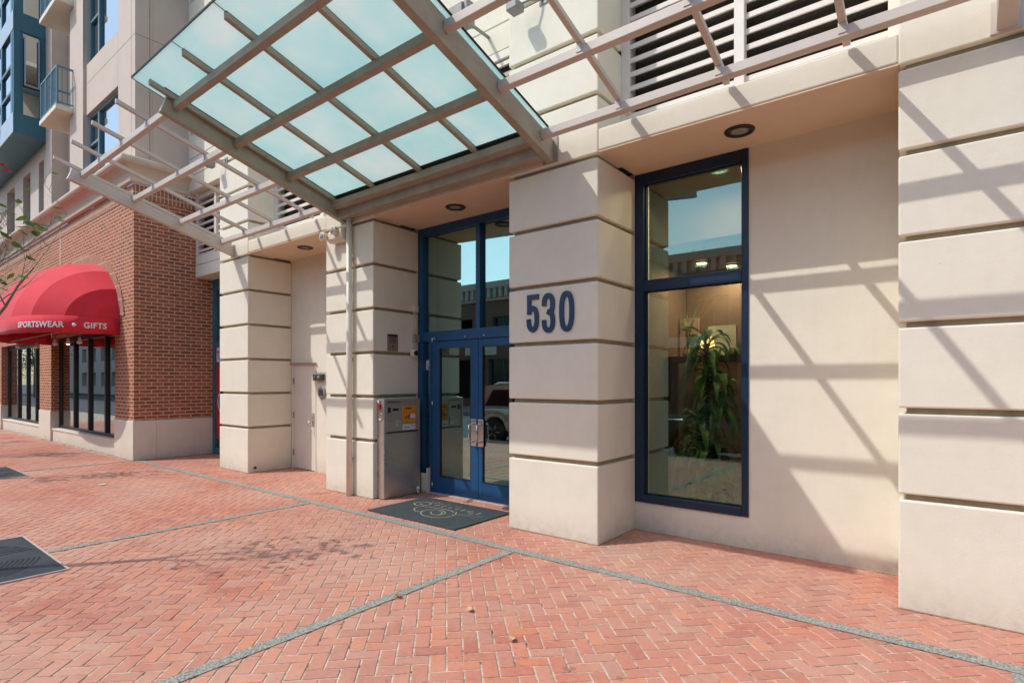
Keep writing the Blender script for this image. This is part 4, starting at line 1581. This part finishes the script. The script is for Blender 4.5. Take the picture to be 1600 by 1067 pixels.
for body, s0, s1 in (('GIFTS', .615, .235), ('SPORTSWEAR', 1.95, .925)):
    obj('lettering', valance_text(body, s0, s1, .158, 2.672, .004), M['white'], aw_)
x, y, tx, ty = along(.765)
m = MB().ball((x + ty * .008, y - tx * .008, 2.725), .036, 14, 1, 1, 1)
obj('lettering', m, M['white'], aw_)
# little bulbs under the awning
t0 = None
for i, (x, y, z, lab) in enumerate(((-14.35, 3.55, 2.42, 'small white spot lamp under the awning near the brick corner'),
                             (-14.75, 3.45, 2.42, 'lit small white spot lamp under the awning'),
                             (-15.3, 3.35, 2.42, 'small white spot lamp under the awning right of the middle mullion'),
                             (-16.6, 3.30, 2.40, 'small white spot lamp hanging lower under the awning'),
                             (-17.6, 3.15, 2.44, 'small white spot lamp in front of the brick pier'),
                             (-18.2, 2.80, 2.44, 'small white spot lamp under the left part of the awning'),
                             (-18.9, 2.95, 2.44, 'leftmost small white spot lamp under the awning'))):
    t = thing('spot_lamp', lab, 'spot lamp', (x, y, z), 'spot lamps under the red awning')
    obj('lamp_head', MB().lathe([(.022, .10), (.03, .04), (.05, .0), (.052, -.03), (.04, -.035)], (x, y, z), 'Z', 14), M['paper'], t)
    obj('stem', MB().tube([(x, y, z + .09), (x, y + .02, z + .20)], .010, 6), M['mgrey'], t)
    obj('bulb', MB().lathe([(.036, -.03), (.02, -.045), (.001, -.05)], (x, y, z), 'Z', 12), M['bulb'] if i == 1 else M['panel'], t)

# ------------------------------------------------------------------ tree grates and street trees
def grate(x, y, lab):
    t = thing('tree_grate', lab, 'tree grate', (x, y, 0), 'iron tree grates in the pavement')
    h_ = .79
    e_ = .018
    obj('frame', MB().box(x - h_ - e_, x - h_, y - h_ - e_, y + h_ + e_, .001, .013).box(x + h_, x + h_ + e_, y - h_ - e_, y + h_ + e_, .001, .013)
        .box(x - h_, x + h_, y - h_ - e_, y - h_, .001, .013).box(x - h_, x + h_, y + h_, y + h_ + e_, .001, .013), M['aluminum'], t)
    obj('plate', MB().box(x - h_, x + h_, y - h_, y + h_, .001, .010), M['grate'], t)
    for q in range(4):
        m = MB()
        for r in range(7, 22):
            rr = r * .036
            a0 = q * PI / 2 + .19
            for k in range(3):
                if (r + k) % 1 == 0:
                    b0 = a0 + k * .40
                    b1 = b0 + .34
                    pts = [(x + rr * math.cos(b0 + (b1 - b0) * j / 6), y + rr * math.sin(b0 + (b1 - b0) * j / 6)) for j in range(7)]
                    if all(abs(p[0] - x) < h_ - .03 and abs(p[1] - y) < h_ - .03 for p in pts):
                        flat(m, pts, .008, .0112)
        obj('slots', m, M['grateslot'], t)
    return t


grate(-6.66, .575, 'near dark iron tree grate with curved slots in the brick pavement')
grate(-13.0, 1.52, 'far iron tree grate in the brick pavement at the left edge')


def branchy(name, lab, loc, seed, height, lean, n_main, leafn, flowers=(), group='street trees along the kerb', extra=()):
    x, y = loc
    rn = random.Random(seed)
    t = thing(name, lab, 'tree', (x, y, 0), group)
    tr, tw, lf = MB(), MB(), MB()
    tips = []
    fork = height * .52
    top = Vector((x + lean[0] * .5, y + lean[1] * .5, fork))
    tr.tube([(x, y, 0), (x + lean[0] * .15, y + lean[1] * .1, fork * .4), top], [.062, .052, .045], 10)

    def grow(p, d, L, r, depth):
        pts, rads = [p], [r]
        q = p.copy()
        for i in range(5):
            d = (d + Vector((rn.uniform(-.22, .22), rn.uniform(-.22, .22), rn.uniform(-.05, .20)))).normalized()
            q = q + d * (L / 5)
            pts.append(q.copy())
            rads.append(r * (1 - .13 * (i + 1)))
        (tr if depth == 0 else tw).tube(pts, rads, 7 if depth == 0 else 5)
        if depth < 3:
            for i in range(2, 6):
                if rn.random() < .85:
                    a = rn.uniform(0, 2 * PI)
                    side = Vector((math.cos(a), math.sin(a), rn.uniform(.1, .9)))
                    grow(pts[i], (d * .7 + side * .8).normalized(), L * rn.uniform(.42, .66), max(.0022, rads[i] * .55), depth + 1)
        else:
            tips.append((pts[-1], d))
            tips.append((pts[3], d))

    for i in range(n_main):
        a = 2 * PI * i / n_main + rn.uniform(-.3, .3)
        dd = Vector((math.cos(a) * .5 + lean[0] * .4, math.sin(a) * .5 + lean[1] * .4, 1)).normalized()
        grow(top, dd, height * .30, .018, 0)
    for p0, d0, L in extra:
        grow(Vector(p0), Vector(d0).normalized(), L, .0065, 2)

    def leaf_at(p, s):
        a, b = rn.uniform(0, 2 * PI), rn.uniform(-.9, .5)
        u = Vector((math.cos(a) * math.cos(b), math.sin(a) * math.cos(b), math.sin(b)))
        w_ = u.cross(Vector((0, 0, 1))).normalized() * s * .38
        up = u.cross(w_).normalized() * s * .06
        lf.add([p, p + u * s * .35 + w_ + up, p + u * s * .75 + w_ * .8 + up, p + u * s, p + u * s * .75 - w_ * .8 + up, p + u * s * .35 - w_ + up], [(0, 1, 2, 3), (0, 3, 4, 5)])
    rn.shuffle(tips)
    for p, d in tips[:leafn]:
        leaf_at(p + d * .01, rn.uniform(.06, .10))
    obj('trunk', tr, M['bark'], t)
    obj('twigs', tw, M['bark2'], t)
    obj('leaves', lf, M['treeleaf'], t)
    if flowers:
        fl = MB()
        for p in flowers:
            for k in range(6):
                a = k * PI / 3
                c = Vector(p)
                u = Vector((math.cos(a), math.sin(a), .35)) * .035
                w_ = Vector((-math.sin(a), math.cos(a), 0)) * .018
                fl.add([c, c + u * .6 + w_, c + u * 1.1, c + u * .6 - w_], [(0, 1, 2, 3)])
        obj('blossom', fl, M['flower'], t)
    return t


branchy('street_tree', 'slender bare street tree with a few leaves and red blossoms, near left edge', (-6.66, .575), 21, 3.35, (.26, .36), 4, 95,
        [(-6.32, 1.03, 3.42), (-6.33, 1.06, 3.38)],
        extra=(((-6.45, .95, 2.2), (.25, .55, .35), .5), ((-6.45, .92, 2.6), (.2, .35, .7), .6), ((-6.42, .92, 2.9), (.25, .3, .9), .6), ((-6.5, .9, 2.4), (.3, .3, .6), .5)))
branchy('street_tree', 'bare street tree at the far tree grate, left of the view', (-13.0, 1.0), 33, 3.6, (.2, .2), 5, 200)
branchy('street_tree', 'bare street tree in front of the red awning shop, left of the view', (-17.2, .9), 41, 3.6, (.1, .3), 5, 260)
branchy('street_tree', 'bare street tree farthest along the kerb on the shop side', (-21.2, .6), 47, 3.7, (.1, .3), 5, 260)
branchy('street_tree', 'tall bare street tree on the far pavement, reflected in the lobby window', (-8.8, -11.7), 57, 6.6, (.25, .2), 5, 160)


def crown_tree(lab, x, y, h, r, seed, nleaf=2600):
    rn = random.Random(seed)
    t = thing('street_tree', lab, 'tree', (x, y, 0), 'green trees across the street')
    tr = MB()
    tr.tube([(x, y, -.1), (x + .05, y, h * .3), (x, y + .05, h * .55)], [.14, .11, .08], 9)
    cl = []
    for i in range(12):
        a = rn.uniform(0, 2 * PI)
        q = rn.uniform(.25, .85) * r
        c = Vector((x + q * math.cos(a), y + q * math.sin(a), h * .62 + rn.uniform(-.25, .32) * h))
        cl.append((c, rn.uniform(.35, .55) * r))
        tr.tube([(x, y + .03, h * .45), tuple((Vector((x, y, h * .55)) + c) / 2), tuple(c)], [.05, .035, .012], 6)
    lf = MB()
    for i in range(nleaf):
        c, q = cl[rn.randrange(len(cl))]
        d = Vector((rn.gauss(0, 1), rn.gauss(0, 1), rn.gauss(0, 1))).normalized()
        p = c + d * q * rn.uniform(.55, 1.05)
        u = Vector((rn.uniform(-1, 1), rn.uniform(-1, 1), rn.uniform(-.6, .3))).normalized()
        w_ = u.cross(Vector((.1, .2, 1))).normalized()
        s = rn.uniform(.10, .19)
        lf.add([p, p + u * s * .5 + w_ * s * .4, p + u * s, p + u * s * .5 - w_ * s * .4], [(0, 1, 2, 3)])
    obj('trunk', tr, M['bark'], t)
    obj('crown', lf, M['crownleaf'], t)


# across the street: seen only as reflections in the glass
crown_tree('round green tree across the street, reflected in the left shop window', -33.5, -12.4, 6.4, 2.3, 3)
crown_tree('green tree across the street farther left, reflected in the shop windows', -40.5, -12.2, 6.0, 2.2, 4)
crown_tree('green tree across the street standing apart near the pale kiosk', -26.5, -12.6, 5.0, 1.5, 5, 1600)

op = thing('brick_building', 'dark brick building with toothed cornice across the street, reflected in the windows', 'building', (-2, -15.4, 0))
OY = -15.2
oh = []
for k in range(-9, 8):
    x = k * 3.2
    oh.append((x, x + 1.5, 4.0, 5.6))
    oh.append((x - .3, x + 1.9, .5, 3.0))
m = MB()
rect_wall(m, -30, 26, OY - .5, OY, 0, 6.6, oh)
obj('brick_wall', m, M['oppbrick'], op)
m = MB()
m.box(-30.1, 26.1, OY - .6, OY + .30, 7.35, 7.75).box(-30.1, 26.1, OY - .6, OY + .12, 6.6, 6.75)
m.box(-30, 26, OY - .5, OY + .001, 6.75, 7.35)
k = -30.0
while k < 26:
    m.box(k, k + .22, OY + .002, OY + .26, 6.76, 7.35)
    k += .46
obj('cornice', m, M['stucco2'], op)
obj('roof', MB().box(-30, 26, -24, OY - .6, 7.3, 7.5), M['conc'], op)
obj('back_wall', MB().box(-30, 26, OY - 2.6, OY - 2.5, 0, 7.3), M['darkroom'], op)
for h_ in oh:
    if not -24 < h_[0] < 12:
        continue
    m = MB()
    a, b, z0, z1 = h_
    m.box(a, a + .07, OY - .28, OY - .2, z0, z1).box(b - .07, b, OY - .28, OY - .2, z0, z1)
    m.box(a + .07, b - .07, OY - .279, OY - .2, z1 - .08, z1).box(a + .07, b - .07, OY - .279, OY - .2, z0, z0 + .08)
    xm = (a + b) / 2
    m.box(xm - .03, xm + .03, OY - .275, OY - .21, z0 + .08, z1 - .08)
    fr = obj('window', m, M['greenframe'], op)
    obj('pane', MB().box(a + .07, b - .07, OY - .25, OY - .244, z0 + .08, z1 - .08), M['carglass'], fr)
for i, x in enumerate((-24.6, -11.8, 1.0, 10.6)):
    obj('signboard', MB().box(x, x + 2.6, OY + .002, OY + .10, 3.25, 3.75), M['cream'], op)


# parked cars (only their reflections show)
def car(name, lab, x0, ysid, L, Wd, H, paint, kind, flip=False):
    """nose towards +X unless flipped; ysid is the side nearest the buildings"""
    zb = -.165
    t = thing(name, lab, 'car', (x0 + L / 2, ysid - Wd / 2, zb), 'cars parked along the kerb')

    def X(u):
        return x0 + (L - u * L if flip else u * L)
    if kind == 'suv':
        low = [(0.0, .42), (0.005, .95), (.03, 1.02), (.60, 1.05), (.70, 1.02), (.93, .95), (.985, .84), (1.0, .60), (.995, .36)]
        cab = [(.012, 1.00), (.055, 1.62), (.10, H - .01), (.30, H + .02), (.56, H - .03), (.70, 1.02)]
    else:
        low = [(0.0, .40), (0.004, .78), (.03, .92), (.18, .95), (.68, .93), (.90, .82), (.975, .70), (1.0, .55), (.995, .30)]
        cab = [(.14, .93), (.30, H - .03), (.40, H), (.52, H - .02), (.72, .92)]
    wx = [.17, .80]
    rw = .36 if kind == 'suv' else .33
    yN, yF = ysid, ysid - Wd
    # lower body: cross sections lofted along the length
    n = 34
    rings = []
    for i in range(n + 1):
        u = i / n
        top = None
        for (a, za), (b, zb2) in zip(low[1:-1], low[2:]):
            if a <= u <= b:
                top = za + (zb2 - za) * (u - a) / (b - a + 1e-9)
                break
        if top is None:
            top = low[1][1] if u < .1 else low[-2][1]
        bot = .26
        for q in wx:
            d = abs(u - q) * L
            if d < rw + .06:
                bot = max(bot, .0 + math.sqrt(max(0, (rw + .06) ** 2 - d * d)) + .34)
        bot = min(bot, top - .1)
        end = min(1, min(u, 1 - u) / .05)
        half = Wd / 2 * (.90 + .10 * math.sin(end * PI / 2))
        yc = (yN + yF) / 2
        sec = [(-half * .93, bot), (-half, bot + (top - bot) * .25), (-half, bot + (top - bot) * .62), (-half * .93, top - .02), (-half * .8, top),
               (half * .8, top), (half * .93, top - .02), (half, bot + (top - bot) * .62), (half, bot + (top - bot) * .25), (half * .93, bot)]
        rings.append([(X(u), yc + p[0], zb + p[1]) for p in sec])
    m = MB()
    k = len(rings[0])
    m.add([p for r in rings for p in r], [(i * k + j, i * k + (j + 1) % k, (i + 1) * k + (j + 1) % k, (i + 1) * k + j) for i in range(n) for j in range(k)]
          + [tuple(range(k)), tuple(n * k + j for j in range(k - 1, -1, -1))], True)
    # cabin
    yc = (yN + yF) / 2
    cs = []
    for u, z in cab:
        hw_ = Wd / 2 * (.93 - .17 * max(0, (z - 1.0) / (H - 1.0)))
        cs.append([(X(u), yc - hw_, zb + z), (X(u), yc + hw_, zb + z)])
    nn = len(cs)
    vsx = [p for c in cs for p in c]
    m.add(vsx, [(2 * i, 2 * i + 1, 2 * i + 3, 2 * i + 2) for i in range(nn - 1)] + [tuple(2 * i for i in range(nn)), tuple(2 * i + 1 for i in range(nn - 1, -1, -1)), (0, 1, 2 * nn - 1, 2 * nn - 2)])
    obj('body', m, M[paint], t)
    # side windows, proud of the cabin
    for sy in (1, -1):
        segs = ((.085, .265), (.285, .43), (.45, .62)) if kind == 'suv' else ((.27, .42), (.44, .60))
        for a, b in segs:
            def side(u, z):
                return yc + sy * (Wd / 2 * (.93 - .17 * max(0, (z - 1.0) / (H - 1.0))) + .006)
            z0, z1 = (1.08, H - .13) if kind == 'suv' else (.97, H - .10)
            sl0 = .045 if a < .1 or (kind == 'car' and a < .3) else .004
            sl1 = .055 if b > .58 else .004
            q = [(a, z0), (b, z0), (b - sl1, z1), (a + sl0, z1)]
            mm = MB().add([(X(u), side(u, z), zb + z) for u, z in q] + [(X(u), side(u, z) - sy * .012, zb + z) for u, z in q],
                          [(0, 1, 2, 3), (7, 6, 5, 4), (0, 4, 5, 1), (1, 5, 6, 2), (2, 6, 7, 3), (3, 7, 4, 0)])
            obj('side_window', mm, M['carglass'], t)
        for q in wx:
            wy = yc + sy * (Wd / 2 - .10)
            c = (X(q), wy, zb + rw)
            ww = obj('wheel', MB().lathe([(rw * .62, -.10), (rw * .9, -.11), (rw, -.07), (rw, .07), (rw * .9, .11), (rw * .62, .10)], c, 'Y', 28), M['tyre'], t)
            rm = MB().lathe([(rw * .64, -.06 * sy), (rw * .62, .085 * sy), (rw * .52, .06 * sy), (rw * .15, .075 * sy), (.001, .085 * sy)], c, 'Y', 24)
            for s_ in range(5):
                a = 2 * PI * s_ / 5
                rm.tube([(c[0] + .05 * math.cos(a), c[1] + .09 * sy, c[2] + .05 * math.sin(a)), (c[0] + rw * .58 * math.cos(a), c[1] + .09 * sy, c[2] + rw * .58 * math.sin(a))], .022, 6)
            obj('rim', rm, M['mgrey'], ww)
        hy = yc + sy * Wd * .37
        obj('headlight', MB().ball((X(.965), hy, zb + (.72 if kind == 'suv' else .62)), .12, 12, 1, 1.1, .6), M['headlight'], t)
        obj('tail_light', MB().ball((X(.012), hy, zb + (.92 if kind == 'suv' else .74)), .10, 12, .5, 1, 1.3), M['taillight'], t)
        obj('mirror', MB().ball((X(.63), yc + sy * (Wd / 2 + .08), zb + (1.12 if kind == 'suv' else 1.0)), .09, 12, .8, 1, .7), M[paint], t)
        if kind == 'suv':
            obj('roof_rail', MB().tube([(X(.12), yc + sy * Wd * .34, zb + H), (X(.15), yc + sy * Wd * .34, zb + H + .06), (X(.5), yc + sy * Wd * .34, zb + H + .06), (X(.54), yc + sy * Wd * .34, zb + H)], .022, 8), M['chrome'], t)
    # screens
    for (ua, za), (ub, zb_) in (((cab[0]), (cab[1])), ((cab[-1]), (cab[-2]))):
        mm = MB()
        q = []
        for f_, hwk in ((.10, .80), (.92, .68)):
            u, z = ua + (ub - ua) * f_, za + (zb_ - za) * f_
            off = (-.012 if ua < .5 else .012) * (-1 if flip else 1)
            q += [(X(u) + off, yc - Wd / 2 * hwk, zb + z + .012), (X(u) + off, yc + Wd / 2 * hwk, zb + z + .012)]
        mm.add(q + [(p[0], p[1], p[2] - .02) for p in q], [(0, 1, 3, 2), (4, 6, 7, 5), (0, 4, 5, 1), (2, 3, 7, 6), (0, 2, 6, 4), (1, 5, 7, 3)])
        obj('windscreen', mm, M['carglass'], t)
    obj('bumper', MB().box(X(.985) - .05, X(.985) + .05, yF + .1, yN - .1, zb + .32, zb + .52), M['dgrey'], t, .03)
    obj('bumper', MB().box(X(.012) - .05, X(.012) + .05, yF + .1, yN - .1, zb + .35, zb + .58), M['dgrey'], t, .03)
    return t


car('parked_car', 'silver estate car with roof rails parked at the kerb, reflected in the door', -10.75, -.62, 4.7, 1.85, 1.66, 'carsilver', 'suv', False)
car('parked_car', 'dark green saloon car parked at the kerb, reflected in the lobby window', -5.3, -.66, 4.6, 1.78, 1.42, 'cardark', 'car', False)
t = thing('litter_bin', 'dark cylindrical litter bin at the kerb, reflected in the shop window', 'bin', (-22.6, .15, 0))
obj('body', MB().lathe([(.24, 0), (.27, .05), (.29, .85), (.30, .90), (.26, .90), (.25, .80), (.001, .80)], (-22.6, .15, 0), 'Z', 24), M['dgrey'], t)
obj('lid', MB().lathe([(.31, .92), (.30, .98), (.18, 1.06), (.10, 1.07), (.001, 1.07)], (-22.6, .15, 0), 'Z', 24), M['dgrey'], t)

for i, (lab, x, y, h, r) in enumerate((('broad green tree at the far end of the street, left of three', -66, -4.6, 7.0, 2.6), ('broad green tree at the far end of the street, middle of three', -76, -6.4, 7.5, 2.9),
                                  ('broad green tree at the far end of the street, right of three', -90, -9.4, 8.0, 3.2))):
    crown_tree(lab, x, y, h, r, 60 + i, 2200)
q = thing('far_building', 'pinkish building far down the street, reflected in the shop windows', 'building', (-60, -15, 0))
m = MB()
hh = [(-34.5 - 4 * i, -32.5 - 4 * i, z, z + 1.8) for i in range(18) for z in (1.0, 4.2, 7.2)]
rect_wall(m, -108, -31, -17, -15.1, 0, 10, hh)
obj('wall', m, M['stucco2'], q)
obj('window', MB().box(-107, -32, -16.2, -16.1, .5, 9.4), M['skyglass'], q)
for i, (x, z0, z1, wd, mt) in enumerate(((-44, 2.6, 3.4, 3, 'teallight'), (-50, 2.5, 3.3, 4, 'limesign'), (-57, 2.6, 3.5, 3, 'paper'), (-66, 2.5, 3.4, 4, 'redplastic'), (-78, 2.6, 3.6, 5, 'limesign'))):
    obj('signboard', MB().box(x, x + wd, -15.1 + .002, -14.9, z0, z1), M[mt], q)
crown_tree('small green tree in front of the pinkish far building', -52, -11.9, 4.6, 1.5, 71, 1500)
crown_tree('larger green tree in front of the pinkish far building', -61, -11.8, 5.6, 1.9, 72, 1800)
